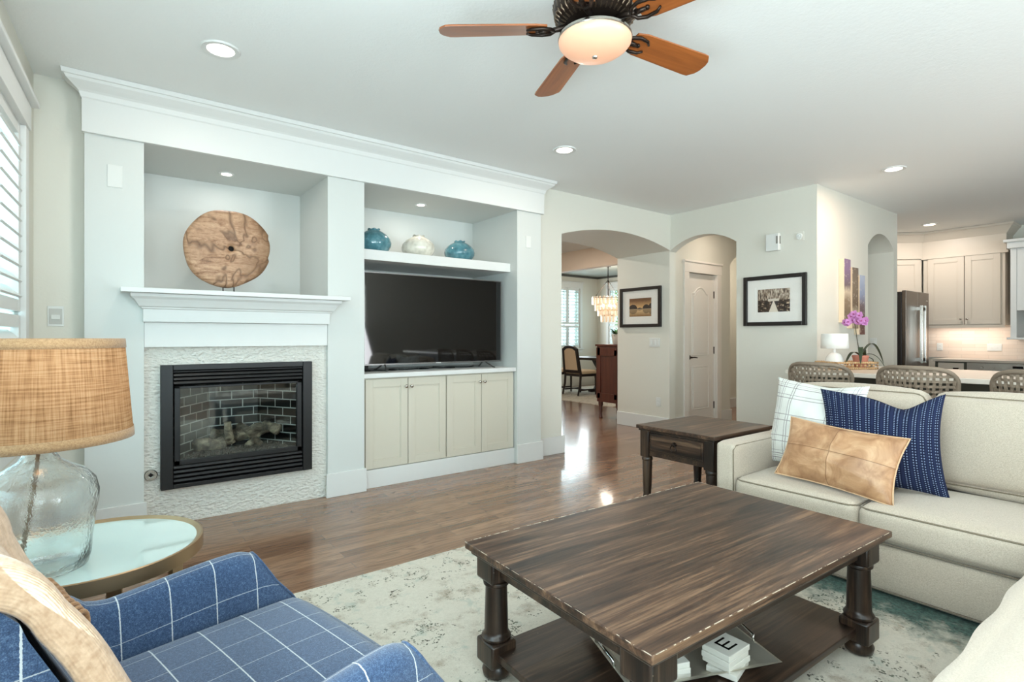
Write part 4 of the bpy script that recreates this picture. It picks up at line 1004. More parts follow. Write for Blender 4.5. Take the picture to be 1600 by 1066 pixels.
def pm_blue():
    t = NT('indigo dashed pillow cotton'); uv = t.coord('UV'); sep = t.n('ShaderNodeSeparateXYZ'); t.l(uv, sep.inputs[0]); U, V = sep.outputs[0], sep.outputs[1]
    fu = t.math('FRACT', t.math('MULTIPLY', U, 15)); fu2 = t.math('FRACT', t.math('MULTIPLY', U, 45)); fv = t.math('FRACT', t.math('MULTIPLY', V, 42))
    dash = t.math('MULTIPLY', t.math('MULTIPLY', t.math('LESS_THAN', t.math('ABSOLUTE', t.math('SUBTRACT', fu2, .5)), .22), t.math('LESS_THAN', fv, .45)), t.math('LESS_THAN', fu, .667))
    stripe = t.math('GREATER_THAN', fu, .70)
    n = t.noise(t.coord(scale=(300, 300, 300)), 1, 2)
    c = t.mix(t.math('MULTIPLY', stripe, .6), t.mix(n, lin((14, 19, 42)), lin((26, 34, 62))), lin((42, 50, 80))); c = t.mix(t.math('MULTIPLY', dash, .8), c, lin((140, 156, 184)))
    t.set(Base_Color=c, Roughness=.9, Specular_IOR_Level=.15); t.bump(t.math('ADD', n, dash), .5, .002); return t.m
def pm_leather():
    t = NT('tan leather'); co = t.coord(); uv = t.coord('UV'); sep = t.n('ShaderNodeSeparateXYZ'); t.l(uv, sep.inputs[0])
    a = t.noise(co, 9, 4, .6, 1); g = t.noise(co, 160, 3); w = t.n('ShaderNodeTexNoise', i_Scale=1.0, i_Detail=3); t.l(t.coord(scale=(6, 20, 26)), w.inputs['Vector'])
    c = t.ramp(a, [(.3, (158, 114, 80)), (.5, (188, 144, 106)), (.7, (212, 172, 134))])
    s = t.math('MINIMUM', t.math('ABSOLUTE', t.math('SUBTRACT', sep.outputs[0], .5)), t.math('MULTIPLY', t.math('ABSOLUTE', t.math('SUBTRACT', sep.outputs[1], .52)), .6))
    sm = t.math('LESS_THAN', s, .0035); c = t.mix(t.math('MULTIPLY', sm, .6), c, lin((120, 78, 46)))
    groove = t.math('MULTIPLY', s, 70, clamp=True)
    t.set(Base_Color=c, Roughness=.42, Specular_IOR_Level=.45); t.bump(t.math('ADD', t.math('ADD', t.math('MULTIPLY', w.outputs['Fac'], .7), t.math('MULTIPLY', g, .12)), t.math('MULTIPLY', groove, .35)), .6, .008); return t.m
def PM(c, lean, yaw, roll=0):
    # pillow local x -> world -y (image left to right), faces -x, leans back by lean
    return T(*c) @ Rz(-PI / 2 + yaw) @ Rx(-lean) @ Ry(roll)
place_pillow('throw_pillow', 'large white pillow with dark stitched plaid leaning in the sofa corner by the arm', pillow_mesh(.57, .53, .20, .085, chop=.012), pm_white(), PM((3.31, 1.445, .690), .22, math.radians(-12), math.radians(1)))
place_pillow('throw_pillow', 'indigo blue pillow with white dashes, chopped top, leaning on the sofa back', pillow_mesh(.55, .52, .19, .11, chop=.075, chc=.38), pm_blue(), PM((3.225, 1.075, .675), .20, math.radians(13), math.radians(-2)))
r, Mi = place_pillow('throw_pillow', 'rectangular tan leather lumbar pillow lying against the white and blue pillows', pillow_mesh(.59, .335, .19, .085), pm_leather(), PM((3.03, 1.205, .585), .40, math.radians(-4), math.radians(3.5)))
pts = []
for k in range(4):
    c0 = [(-1, -1), (1, -1), (1, 1), (-1, 1)][k]; c1 = [(-1, -1), (1, -1), (1, 1), (-1, 1)][(k + 1) % 4]
    for i in range(12):
        t = i / 12; a = c0[0] + (c1[0] - c0[0]) * t; c = c0[1] + (c1[1] - c0[1]) * t
        pts.append((.295 * a * (1 - .085 * (1 - c * c)), 0, .1675 * c * (1 - .085 * (1 - a * a))))
pp = obj('piping', MB().tube(pts, .004, 6, closed=True), simple('pale leather cord', (214, 178, 140), .6), r, w=False, smooth='all'); pp.matrix_local = Mi

# ------------------------------------------------------------------ blue plaid armchair
AP = math.radians(12.35)
ac = thing('armchair', 'blue windowpane plaid wool armchair in the left foreground', 'armchair', (.41, 1.33, .011), AP)
def arm_h(x): return .588 + (.012 * math.cos((x + .05) * 9) if x > -.40 else 0) + (.0 if x > -.34 else .9 * (-.34 - x) ** 1.35)
for sg in (1, -1):
    def prof(h):
        P = [(.292, .26), (.292, .36), (.294, .45), (.300, h - .085), (.308, h - .05)]
        for k in range(7):
            a = PI - PI * k / 6; P.append((.350 + .040 * math.cos(a), h - .042 + .040 * math.sin(a)))
        return P + [(.394, h - .10), (.392, .42), (.385, .30), (.378, .15)]
    nP = 16; arcs = [0]
    P0 = prof(.59)
    for k in range(1, nP): arcs.append(arcs[-1] + math.dist(P0[k - 1], P0[k]))
    nx = 34
    def fn(u, v):
        k = round(v * (nP - 1)); 
        x0 = -.74; 
        y, z = prof(.6)[k]
        xf = -.005 + (.60 - z) * .62 if z > .3 else .18
        x = x0 + (min(xf, .16) - x0) * u
        y, z = prof(arm_h(x))[k]
        e = max(0, (u - .93) / .07); 
        if e > 0:       # soften the front end
            y += (-sg * 0 + (.345 - y)) * .16 * e * e; z -= .012 * e * e * (1 if z > .5 else 0)
        return (x, sg * y, z)
    mb = MB(); mb.grid(fn, nx, nP, uv=lambda u, v: (fn(u, v)[0] + .062, arcs[round(v * (nP - 1))] + .03))
    # front cap
    k0 = len(mb.v); cap = [fn(1, j / (nP - 1)) for j in range(nP)]; cc = Vector((0, 0, 0))
    for p in cap: cc += Vector(p) / nP
    mb.v += [tuple(p) for p in cap] + [tuple(cc + Vector((.006, 0, 0)))]
    for j, p in enumerate(cap + [tuple(cc)]): mb.uv[k0 + j] = (p[1] + .03, p[2])
    for j in range(nP - 1): mb.f.append((k0 + j, k0 + j + 1, k0 + nP))
    mb.f.append((k0 + nP - 1, k0, k0 + nP))
    a_ = obj('arm', mb, M_blue, ac, smooth=True, w=False, merge=True)
    obj('seam', MB().tube([(p[0] + .002, p[1], p[2]) for p in cap], .0035, 6), M_blue, a_, w=False, smooth='all')
sc = obj('seat_cushion', MB().rbox((-.20, 0, .395), (.62, .585, .13), .05, (.02, 0, .016), n=22), M_blue, ac, w=False, smooth='all')
for k in sc.data.uv_layers[0].data: k.uv = (k.uv[0] + .02, k.uv[1] + .045)
obj('seat_base', MB().rbox((-.24, 0, .245), (.72, .60, .19), .03, n=8, uvax=(0, 1)), M_blue, ac, w=False, smooth='all')
def bk(u, v):
    # v runs from the front bottom over the top to the rear bottom
    y = -.34 + .68 * u; e = abs(2 * u - 1); top = .885 - .05 * e ** 4
    L1 = (top - .40); n1 = .46
    if v < n1: z = .40 + L1 * v / n1; x = -.42 - .46 * (z - .46) + .02 * e ** 2
    elif v < .58:
        a = PI * (v - n1) / .12; x = -.42 - .46 * (top - .46) - .055 + .055 * math.cos(a) + .02 * e ** 2 * (1 - (v - n1) / .12); z = top + .055 * math.sin(a)
    else:
        z = top - (top - .15) * (v - .58) / .42; x = -.42 - .46 * (top - .46) - .11 - .02 * (v - .58) / .42
    return (x, y, z)
mb = MB().grid(bk, 30, 60, uv=lambda u, v: (-.34 + .68 * u + .02, v * 1.15 + .04))
for e_, fl in ((0, 1), (1, -1)):
    k0 = len(mb.v); cap = [bk(e_, j / 59) for j in range(60)]; mb.v += cap + [(-.55, -.34 if e_ == 0 else .34, .5)]
    for j, p in enumerate(cap + [(-.55, 0, .5)]): mb.uv[k0 + j] = (p[0], p[2])
    for j in range(59): mb.f.append((k0 + j, k0 + j + 1, k0 + 60))
obj('backrest', mb, M_blue, ac, w=False, smooth=True, merge=True)
for x in (.03, -.62):
    for y in (-.30, .30): obj('leg', MB().lathe([(.013, 0), (.022, .16)], (x, y, 0), 14), M_cleg, ac, w=False, smooth=True)
# camel throw over the chair back
def tf(u, v):
    y0 = -.358 + .478 * u
    vv = .06 + .74 * v
    x, y, z = bk(min(1, max(0, (y0 + .34) / .68)), vv)
    n = Vector((.9, 0, .35)) if vv < .46 else Vector((math.cos(PI * min(1, (vv - .46) / .12)) , 0, math.sin(PI * min(1, (vv - .46) / .12)) + .1))
    n.normalize(); puff = .004 + .036 * min(1, u * 10) ** .6 * min(1, (1 - u) * 6) ** .6 + .007 * min(1, u * 10) * math.sin(u * 23 + v * 3.5 + math.sin(v * 9)) + .012 * min(1, u * 10) * math.sin(u * 11 + v * 2) + .006 * math.sin(v * 17 + u * 5) + (.03 * max(0, 1 - (vv - .06) / .30) if vv < .36 else 0)
    skew = -.02 * math.sin(v * 5)
    return (x + n.x * puff, y + skew, z + n.z * puff)
tmb = MB().grid(tf, 28, 70)
cth = obj('throw_blanket', MB(), None)
bpy.data.objects.remove(cth)
AM = T(.41, 1.33, .011) @ Rz(AP)
tmb.v = [tuple(AM @ Vector(p)) for p in tmb.v]
cth = obj('throw_blanket', tmb, M_beige, None, smooth='all', solid=.012, sub=1); tag(cth, 'camel coloured throw with tassels draped over the back of the blue armchair', 'blanket')
b = MB(); rd = random.Random(4)
for i in range(9):
    v = .245 + .0135 * i; p = AM @ Vector(tf(.88, v)); d0 = AM.to_3x3() @ Vector((.036, .044, .016)); jx = rd.uniform(-.004, .004)
    K = []
    for k in range(9):
        t = k / 8; K.append(p + d0 * (1.25 * math.sin(t * 1.9)) + Vector((jx * t, 0, .008 * math.sin(t * 3) - .078 * t ** 1.8)))
    b.tube(K, [.003, .0042, .0046, .0046, .0046, .0046, .0044, .004, .0025], 8)
ob_ = obj('tassel', b, M_tassel, cth, smooth='all')

# ------------------------------------------------------------------ round side table
st = thing('side_table', 'round champagne metal side table with inset mirrored glass top', 'side table', (-.03, 1.99, 0)); C0 = (-.03, 1.99, 0)
obj('rim', MB().lathe([(.262, .592), (.275, .600), (.280, .598), (.280, .560), (.268, .560), (.262, .575), (.262, .592)], C0, 72, caps=False), M_gold, st, smooth=True)
M_mir = simple('back-painted glass top', (206, 222, 216), .03, .35, .8)
obj('glass_top', MB().lathe([(.001, .588), (.2625, .588), (.2625, .592), (.001, .592)], C0, 72, caps=False), M_mir, st, smooth=True)
for k in range(3):
    a = math.radians(-42 + 120 * k); M = T(*C0) @ Rz(a)
    obj('leg', MB().box(.250, -.022, 0, .264, .022, .575, M), M_gold, st, bev=.002)
obj('lower_ring', MB().lathe([(.246, .05), (.252, .05), (.252, .08), (.246, .08), (.246, .05)], C0, 48, caps=False), M_gold, st, smooth=True)

# ------------------------------------------------------------------ glass table lamp with burlap shade
LC = (-.14, 1.89, .593)
la = thing('table_lamp', 'seeded glass bottle table lamp with large burlap drum shade', 'lamp', LC)
outer = [(.001, .004), (.085, 0), (.104, .006), (.110, .03), (.1125, .07), (.118, .12), (.1265, .17), (.1275, .20), (.120, .232), (.098, .258), (.070, .275), (.045, .292), (.033, .312), (.029, .335), (.030, .352), (.034, .358)]
inner = [(.031, .356), (.025, .335), (.029, .31), (.041, .289), (.067, .271), (.095, .254), (.116, .229), (.1235, .20), (.1225, .17), (.114, .12), (.1085, .07), (.106, .03), (.09, .010), (.001, .010)]
obj('glass_base', MB().lathe(outer + inner, LC, 56, caps=False), M_bottle, la, smooth='all', merge=True)
obj('cap', MB().lathe([(.035, .356), (.036, .372), (.02, .378), (.010, .39), (.010, .44)], LC, 24), M_gold, la, smooth=True)
obj('cord', MB().tube([(LC[0], LC[1], LC[2] + .36), (LC[0] - .004, LC[1] - .006, LC[2] + .28), (LC[0] - .018, LC[1] - .02, LC[2] + .16), (LC[0] - .035, LC[1] - .035, LC[2] + .03), (LC[0] - .036, LC[1] - .036, LC[2] + .014)], .0045, 8), simple('twisted cord', (150, 132, 112), .8, 0, .3, 200, .8, .002, .3), la, smooth='all')
def burlap():
    t = NT('burlap shade'); tc = t.coord('UV')
    def thread(sc, seed): 
        return t.noise(t.coord('UV', scale=sc, loc=(seed, seed, 0)), 1, 3, .6)
    a = thread((210, 7, 1), 0); b = thread((7, 210, 1), 3)
    f = t.math('MULTIPLY', t.math('ADD', a, b), .5); sl = t.math('MAXIMUM', t.math('MULTIPLY', t.math('SUBTRACT', a, .62), 7, clamp=True), t.math('MULTIPLY', t.math('SUBTRACT', b, .62), 7, clamp=True))
    c = t.ramp(f, [(.36, (140, 104, 72)), (.5, (182, 142, 104)), (.64, (208, 172, 134))]); c = t.mix(t.math('MULTIPLY', sl, .55), c, lin((112, 76, 44)))
    df = t.n('ShaderNodeBsdfDiffuse'); tl = t.n('ShaderNodeBsdfTranslucent'); t.l(c, df.inputs[0]); t.l(c, tl.inputs[0])
    bp = t.n('ShaderNodeBump', i_Strength=.7, i_Distance=.002); t.l(f, bp.inputs['Height']); t.l(bp.outputs[0], df.inputs['Normal'])
    mx = t.n('ShaderNodeMixShader', i_0=.42); t.l(df.outputs[0], mx.inputs[1]); t.l(tl.outputs[0], mx.inputs[2]); t.l(mx.outputs[0], t.out.inputs[0]); return t.m
zb, zt, rb, rt = .345, .612, .205, .184
obj('lamp_shade', MB().grid(lambda u, v: (LC[0] + (rb + (rt - rb) * v) * math.cos(2 * PI * u), LC[1] + (rb + (rt - rb) * v) * math.sin(2 * PI * u), LC[2] + zb + (zt - zb) * v), 97, 12, uv=lambda u, v: (u * 1.25, v * .27)), burlap(), la, smooth='all')
M_band = fabric('shade band', (146, 112, 80), (186, 150, 112), 380, .6)
for (v0, v1) in ((-.01, .085), (.915, 1.01)):
    b = MB()
    def bf(u, v, v0=v0, v1=v1):
        q = v0 + (v1 - v0) * v; r = rb + (rt - rb) * q + .0015; return (LC[0] + r * math.cos(2 * PI * u), LC[1] + r * math.sin(2 * PI * u), LC[2] + zb + (zt - zb) * q)
    b.grid(bf, 97, 3)
    obj('shade_trim', b, M_band, la, smooth='all', solid=.001)
b = MB()
for k in range(3): a = 2 * PI * k / 3; b.tube([(LC[0], LC[1], LC[2] + .585), (LC[0] + .183 * math.cos(a), LC[1] + .183 * math.sin(a), LC[2] + .60)], .002, 6)
b.tube([(LC[0], LC[1], LC[2] + .42), (LC[0], LC[1], LC[2] + .61)], .003, 6); obj('spider', b, M_gold, la)
obj('bulb', MB().lathe([(.012, .44), (.014, .46), (.028, .49), (.030, .51), (.020, .535), (.001, .543)], LC, 20), emis('warm bulb', (255, 190, 130), 6), la, smooth='all')
pl = bpy.data.lights.new('lamp_glow', 'POINT'); pl.energy = .7; pl.color = (1, .80, .62); pl.shadow_soft_size = .03
plo = bpy.data.objects.new('lamp_glow', pl); COL.objects.link(plo); plo.location = (LC[0], LC[1] , LC[2] + .575)

# ------------------------------------------------------------------ kitchen island, stools
isl = thing('kitchen_island', 'long kitchen island with pale quartz top and dark olive panelled base', 'island', (5.4, 0, 0))
M_olive = simple('dark olive cabinet paint', (74, 74, 62), .5)
obj('base', MB().box(5.08, -1.9, 0, 5.98, 2.29, .88).box(5.98, -1.9, 0, 6.0, 2.3, .1), M_olive, isl)
b = MB()
for k in range(6): b.box(5.066, -1.85 + k * .70, .10, 5.08, -1.80 + k * .70, .86)
b.box(5.066, -1.9, .80, 5.08, 2.29, .86); b.box(5.066, -1.9, .02, 5.08, 2.29, .12); obj('panelling', b, M_olive, isl, bev=.002)
obj('countertop', MB().box(4.78, -2.0, .885, 6.05, 2.32, .92), M_quartz, isl, bev=.004)
M_wick = wood('weathered wicker', [(92, 80, 68), (138, 122, 106), (176, 160, 142)], 1, .9, .8, bump=.4)
M_wick2 = simple('weathered wicker core', (136, 121, 105), .85, 0, .3, 140, .6, .003, .25)
def stool(label):
    r = thing('bar_stool', label, 'bar stool', (0, 0, 0), 0, 'woven bar stools at the island')
    # back surface: bowed shell facing +x
    def Sf(a, h):     # a -1..1, h 0..1
        w = .232 * (1 - .10 * (1 - h)); return Vector((.06 * a * a * 2.0 - .02 * h - .06, a * w, .60 + .40 * h))
    def edge(h): return 1 - max(0, (h - .72) / .28) ** 3.2 * .34
    st_ = MB()
    nv = 15; nh = 12
    for i in range(nv):
        a = -1 + 2 * (i + .5) / nv
        hm = 1.0
        while abs(a) > edge(hm) and hm > .6: hm -= .01
        pts = []; K = 26
        for k in range(K + 1):
            h = hm * k / K; off = .006 * math.cos(h * nh * PI + i * PI); pts.append(Sf(a, h) + Vector((off, 0, 0)))
        w_ = .0084
        for k in range(K):
            st_.add([pts[k] + Vector((0, -w_, 0)), pts[k] + Vector((0, w_, 0)), pts[k + 1] + Vector((0, w_, 0)), pts[k + 1] + Vector((0, -w_, 0))], [(0, 1, 2, 3)])
    for j in range(nh):
        h = (j + .5) / nh; am = edge(h); K = 44; pts = []
        for k in range(K + 1):
            a = -am + 2 * am * k / K; off = -.006 * math.cos((a + 1) * nv / 2 * PI * 1 - PI / 2 + j * PI); pts.append(Sf(a, h) + Vector((off, 0, 0)))
        w_ = .0084
        for k in range(K): st_.add([pts[k] + Vector((0, 0, -w_)), pts[k + 1] + Vector((0, 0, -w_)), pts[k + 1] + Vector((0, 0, w_)), pts[k] + Vector((0, 0, w_))], [(0, 1, 2, 3)])
    obj('woven_back', st_, M_wick2, r, w=False, solid=.004)
    rim = []
    for k in range(41):
        t = k / 40
        if t < .25: h = .74 * t / .25; a = -1
        elif t > .75: h = .74 * (1 - t) / .25; a = 1
        else:
            q = (t - .25) / .5; a = -math.cos(q * PI); h = .74 + .26 * (1 - abs(a) ** 4.5) ** (1 / 2.0)
        rim.append(Sf(a, h) + Vector((0, 0, .004)))
    obj('back_frame', MB().tube(rim, .015, 8), M_wick2, r, w=False, smooth='all')
    obj('seat', MB().rbox((.16, 0, .62), (.44, .44, .07), .03, n=8), M_wick2, r, w=False, smooth='all')
    for x in (-.02, .34):
        for y in (-.19, .19): obj('leg', MB().tube([(x * 1.1, y * 1.1, 0), (x, y, .60)], [.014, .018], 10), M_cleg, r, w=False, smooth=True)
    obj('footrest', MB().tube([(-.02, -.2, .22), (.36, -.2, .22), (.36, .2, .22), (-.02, .2, .22)], .010, 8, closed=True), M_cleg, r, w=False)
    return r
s0 = stool('woven wicker bar stool nearest the end wall, behind the white plaid pillow')
s0.location = (4.36, 1.875, 0)
dup(s0, (4.36, 1.255, 0), 0, 'woven wicker bar stool in the middle, behind the blue pillow')
dup(s0, (4.36, .635, 0), 0, 'woven wicker bar stool farthest right, cut by the edge of the photo')

# tray with lamp and orchid on the island
wt = thing('bead_tray', 'openwork beaded tray on the island holding lamp and orchid', 'tray', (5.34, 2.05, .9205), math.radians(-30))
M_bead = simple('natural bead wood', (196, 160, 118), .6, 0, .4, 120, .4, .002, .25)
b = MB(); bw, bd_ = .20, .13
for z in (.012, .036, .060):
    for (x0, y0, x1, y1, n) in ((-bw, -bd_, bw, -bd_, 20), (-bw, bd_, bw, bd_, 20), (-bw, -bd_, -bw, bd_, 13), (bw, -bd_, bw, bd_, 13)):
        for k in range(n + 1):
            t = k / n; 
            if z == .036 and k % 2: continue
            b.lathe([(.004, -.010), (.010, -.004), (.010, .004), (.004, .010)], (x0 + (x1 - x0) * t, y0 + (y1 - y0) * t, z), 8)
obj('bead_rim', b, M_bead, wt, w=False, smooth='all')
obj('bottom', MB().box(-bw, -bd_, .001, bw, bd_, .008), M_bead, wt, w=False)
tl = thing('table_lamp', 'small white ceramic table lamp with white drum shade on the beaded tray', 'lamp', (5.315, 2.135, .929))
q = (5.315, 2.135, .929)
obj('base', MB().lathe([(.055, 0), (.075, .01), (.080, .04), (.072, .085), (.050, .12), (.030, .135), (.012, .14), (.010, .19)], q, 32), simple('white ceramic', (236, 234, 228), .25), tl, smooth=True)
t = NT('white lamp shade'); t.set(Base_Color=lin((238, 236, 230)), Roughness=.8); M_ws = t.m
obj('lamp_shade', MB().grid(lambda u, v: (q[0] + (.112 - .006 * v) * math.cos(2 * PI * u), q[1] + (.112 - .006 * v) * math.sin(2 * PI * u), q[2] + .175 + .135 * v), 49, 3), M_ws, tl, smooth='all', solid=.002)
orx = (5.40, 1.955, .929)
orc = thing('potted_orchid', 'pink orchid in a small terracotta pot with glossy arching leaves', 'orchid', orx)
M_terra = simple('pink terracotta', (196, 128, 108), .6, 0, .4, 60, .8, .004, .12); M_leafd = simple('orchid leaf', (44, 58, 34), .35); M_petal = simple('pink orchid petal', (204, 134, 190), .5, 0, .4, 30, .3, .002, .2); M_stem = simple('orchid stem', (74, 66, 46), .6)
obj('pot', MB().lathe([(.040, 0), (.045, .005), (.062, .095), (.066, .10), (.066, .115), (.058, .115), (.055, .10), (.001, .098)], orx, 28), M_terra, orc, smooth=True)
for k, (az, ln, up) in enumerate(((0.1, .16, .05), (-.7, .20, .08), (-1.2, .18, .02), (2.6, .15, .03), (3.5, .14, .06))):
    def lf(u, v, az=az, ln=ln, up=up):
        t = u; w = .020 * math.sin(PI * min(1, t * .96 + .04)) ** .6; y = (v * 2 - 1) * w
        M = Rz(az); p = M @ Vector((ln * t, y, .105 + up * math.sin(t * PI * .9) * 1.6 - .10 * t ** 3 + .004 * abs(v * 2 - 1)))
        return (orx[0] + p.x, orx[1] + p.y, orx[2] + p.z)
    obj('leaf', MB().grid(lf, 14, 5), M_leafd, orc, smooth='all', solid=.003)
sp = [(orx[0], orx[1], orx[2] + .10), (orx[0] - .015, orx[1] + .02, orx[2] + .25), (orx[0] - .02, orx[1] + .035, orx[2] + .38), (orx[0] - .01, orx[1] + .05, orx[2] + .45), (orx[0], orx[1] + .10, orx[2] + .475)]
obj('stem', MB().tube(sp, .0035, 6), M_stem, orc, smooth='all')
# aerial root loops
obj('root', MB().tube([(orx[0] + .06, orx[1] - .02, orx[2] + .11), (orx[0] + .11, orx[1] - .06, orx[2] + .08), (orx[0] + .12, orx[1] - .07, orx[2] + .02), (orx[0] + .09, orx[1] - .04, orx[2] + .015)], .004, 6), M_leafd, orc, smooth='all')
rd = random.Random(11)
for k in range(13):
    cx = orx[0] + rd.uniform(-.03, .03); cy = orx[1] + .035 + (k - 6) * .013; cz = orx[2] + .425 + rd.uniform(-.032, .032) + .006 * (6 - abs(k - 6))
    fb = MB(); M0 = T(cx, cy, cz) @ Euler((rd.uniform(-.5, .5), rd.uniform(-.4, .4), rd.uniform(-.5, .5))).to_matrix().to_4x4()
    for j in range(5):
        a = 2 * PI * j / 5 + .3; L_ = .034 if j % 2 else .030
        def pf(u, v, a=a, L_=L_):
            w = .017 * math.sin(PI * (.08 + .9 * u)) ** .7; y = (v * 2 - 1) * w; x = L_ * u
            return M0 @ Vector((-.004 - .008 * u * u, x * math.cos(a) - y * math.sin(a), x * math.sin(a) + y * math.cos(a)))
        fb.grid(pf, 6, 4)
    fl = obj('flower', fb, M_petal, orc, smooth='all', solid=.001)
    obj('lip', MB().lathe([(.001, -.006), (.006, -.002), (.007, .003), (.001, .008)], (0, 0, 0), 10, M0 @ T(-.010, 0, -.004)), simple('deep pink lip', (168, 60, 120), .5) if k == 0 else bpy.data.materials['deep pink lip'], fl, smooth='all')

# ------------------------------------------------------------------ kitchen
fr = thing('refrigerator', 'dark stainless french door refrigerator with two tall bar handles', 'refrigerator', (8.73, 2.87, 0))
obj('body', MB().box(8.28, 2.52, .02, 9.185, 3.20, 1.80), simple('fridge side', (56, 52, 50), .4, .5), fr, bev=.004)
for (x0, x1, hx) in ((8.285, 8.728, 8.66), (8.734, 9.18, 8.80)):
    d_ = obj('door', MB().box(x0, 2.47, .72, x1, 2.518, 1.815), M_fridge, fr, bev=.005)
    b = MB().box(hx - .016, 2.395, .86, hx + .016, 2.425, 1.63).box(hx - .014, 2.42, .88, hx + .014, 2.472, .93).box(hx - .014, 2.42, 1.56, hx + .014, 2.472, 1.61); obj('handle', b, M_chrome, d_, bev=.003)
obj('maker_badge', MB().box(9.06, 2.467, 1.70, 9.13, 2.47, 1.712), simple('pale steel badge', (210, 206, 200), .3, .5), fr)
d_ = obj('freezer_drawer', MB().box(8.285, 2.47, .06, 9.18, 2.518, .71), M_fridge, fr, bev=.005); obj('handle', MB().box(8.36, 2.40, .62, 9.10, 2.43, .65).box(8.38, 2.42, .625, 8.42, 2.472, .645).box(9.04, 2.42, .625, 9.08, 2.472, .645), M_chrome, d_)
# upper cabinets on the wall x = 10
uc = thing('wall_cabinet', 'greige kitchen wall cabinet with two shaker doors and crown moulding', 'cabinet', (9.75, 2.2, 1.37))
KM = T(9.62, 0, 0) @ Rz(-PI / 2)      # door local x -> world -y, local -y -> world -x
obj('carcass', MB().box(9.642, 1.755, 1.37, 9.995, 2.66, 2.36), M_kcab, uc)
for (a, c_, k) in ((-2.60, -2.185, -2.215), (-2.175, -1.80, -2.145)):
    panel_door(a, c_, 1.385, 2.345, 0, uc, M_kcab, (k, 1.46), M=KM, fr=.07)
obj('frieze', MB().box(9.625, 1.74, 2.36, 9.995, 2.68, 2.62), M_kcab, uc)
CRP = [(0, 2.60), (.01, 2.612), (.03, 2.64), (.07, 2.70), (.085, 2.71), (.09, 2.737)]
b = MB()
vs = []
for (o, z) in CRP: vs += [(9.625 - o, 2.70, z), (9.625 - o, 1.74 - o, z), (9.995, 1.74 - o, z), (9.995, 2.70, z)]
b.add(vs, [(3, 2, 1, 0), tuple(4 * (len(CRP) - 1) + k for k in range(4))] + [(4 * j + k, 4 * j + (k + 1) % 4, 4 * j + 4 + (k + 1) % 4, 4 * j + 4 + k) for j in range(len(CRP) - 1) for k in range(4)])
obj('crown', b, M_kcab, uc); obj('light_rail', MB().box(9.625, 1.755, 1.335, 9.64, 2.66, 1.37).box(9.61, 1.72, 2.345, 9.65, 2.68, 2.375), M_kcab, uc)
area('under_cabinet_light', (9.78, 2.2, 1.362), (0, 0, 0), .10, .8, 3.6, (1.0, .88, .78))
# diagonal cabinet over the refrigerator
dc = thing('corner_cabinet', 'greige diagonal cabinet above the refrigerator', 'cabinet', (9.3, 3.0, 1.84))
D0 = Vector((9.62, 2.66, 0)); dv = Vector((-1, 1, 0)).normalized(); 
DM = T(*(D0 + dv * .86)) @ Rz(-PI / 4)
obj('carcass', MB().box(0, .022, 1.84, .855, .06, 2.36, DM).box(0, .0, 2.36, .855, .06, 2.62, DM), M_kcab, dc)
panel_door(.10, .82, 1.86, 2.345, 0, dc, M_kcab, (.16, 1.92), M=DM, fr=.07)
obj('crown', MB().add([tuple(DM @ Vector(p)) for p in [(x, -o, z) for (o, z) in CRP for x in (0, .9)]], [(2 * j, 2 * j + 1, 2 * j + 3, 2 * j + 2) for j in range(5)]), M_kcab, dc, solid=.003)
# counter run, backsplash, oven panel
bc = thing('base_cabinet', 'greige base cabinets along the kitchen wall with thin grey counter', 'cabinet', (9.6, 1, 0))
obj('carcass', MB().box(9.34, -2.4, 0, 9.99, 2.44, .865), M_olive, bc)
obj('countertop', MB().box(9.29, -2.4, .866, 9.99, 2.46, .90), simple('grey stone counter', (176, 168, 156), .3), bc, bev=.003)
KM2 = T(9.315, 0, 0) @ Rz(-PI / 2)
for (a, c_) in ((-2.40, -2.12), (-.98, -.5), (-.49, .0)):
    b = MB().box(a, 0, .70, c_, .022, .85, KM2); d_ = obj('drawer', b, M_kcab, bc, bev=.002)
    obj('pull', MB().box((a + c_) / 2 + .03, -.02, .765, (a + c_) / 2 + .09, 0, .785, KM2), M_bronze, d_)
    panel_door(a, c_, .12, .69, 0, bc, M_kcab, None, M=KM2)
ov = thing('wall_oven', 'built-in oven with stainless control panel and small dark display', 'oven', (9.3, 1.55, .1))
obj('control_panel', MB().box(9.295, 1.02, .745, 9.335, 2.08, .86), simple('stainless panel', (176, 170, 162), .3, .8), ov, bev=.002)
obj('display', MB().box(9.292, 1.52, .80, 9.296, 1.62, .83), M_blackgl, ov)
for y in (1.92, 1.80, 1.72, 1.40, 1.30, 1.18): obj('knob', MB().lathe([(.016 if y in (1.92, 1.18) else .008, 0), (.012 if y in (1.92, 1.18) else .007, .016)], n=14, M=T(9.296, y, .80) @ Ry(-PI / 2)), M_silver, ov, smooth=True)
obj('door', MB().box(9.30, 1.02, .14, 9.335, 2.08, .74), simple('oven door', (44, 42, 40), .2, .4), ov, bev=.003)
b = MB(); b.add([(9.985, 2.75, .90), (9.985, -2.4, .90), (9.985, -2.4, 1.40), (9.985, 2.75, 1.40)], [(0, 1, 2, 3)], [(0, 0), (5.1, 0), (5.1, .5), (0, .5)])
b.add([(9.995, 2.75, .90), (9.995, -2.4, .90), (9.995, -2.4, 1.40), (9.995, 2.75, 1.40)], [(3, 2, 1, 0)])
struct('trim_backsplash', b, M_splash)
plate('wall_outlet', 'white double outlet on the tile backsplash between cabinet and hood', 'outlet', (9.984, 1.93, 1.06), PI, .16, .10, 'houtlet')
plate('wall_outlet', 'pale outlet on the tile backsplash just right of the refrigerator', 'outlet', (9.984, 2.55, 1.06), PI, .07, .11, 'outlet')
hb = thing('range_hood', 'white painted wood range hood enclosure at the right edge of the photo', 'range hood', (9.7, 1.2, 1.18))
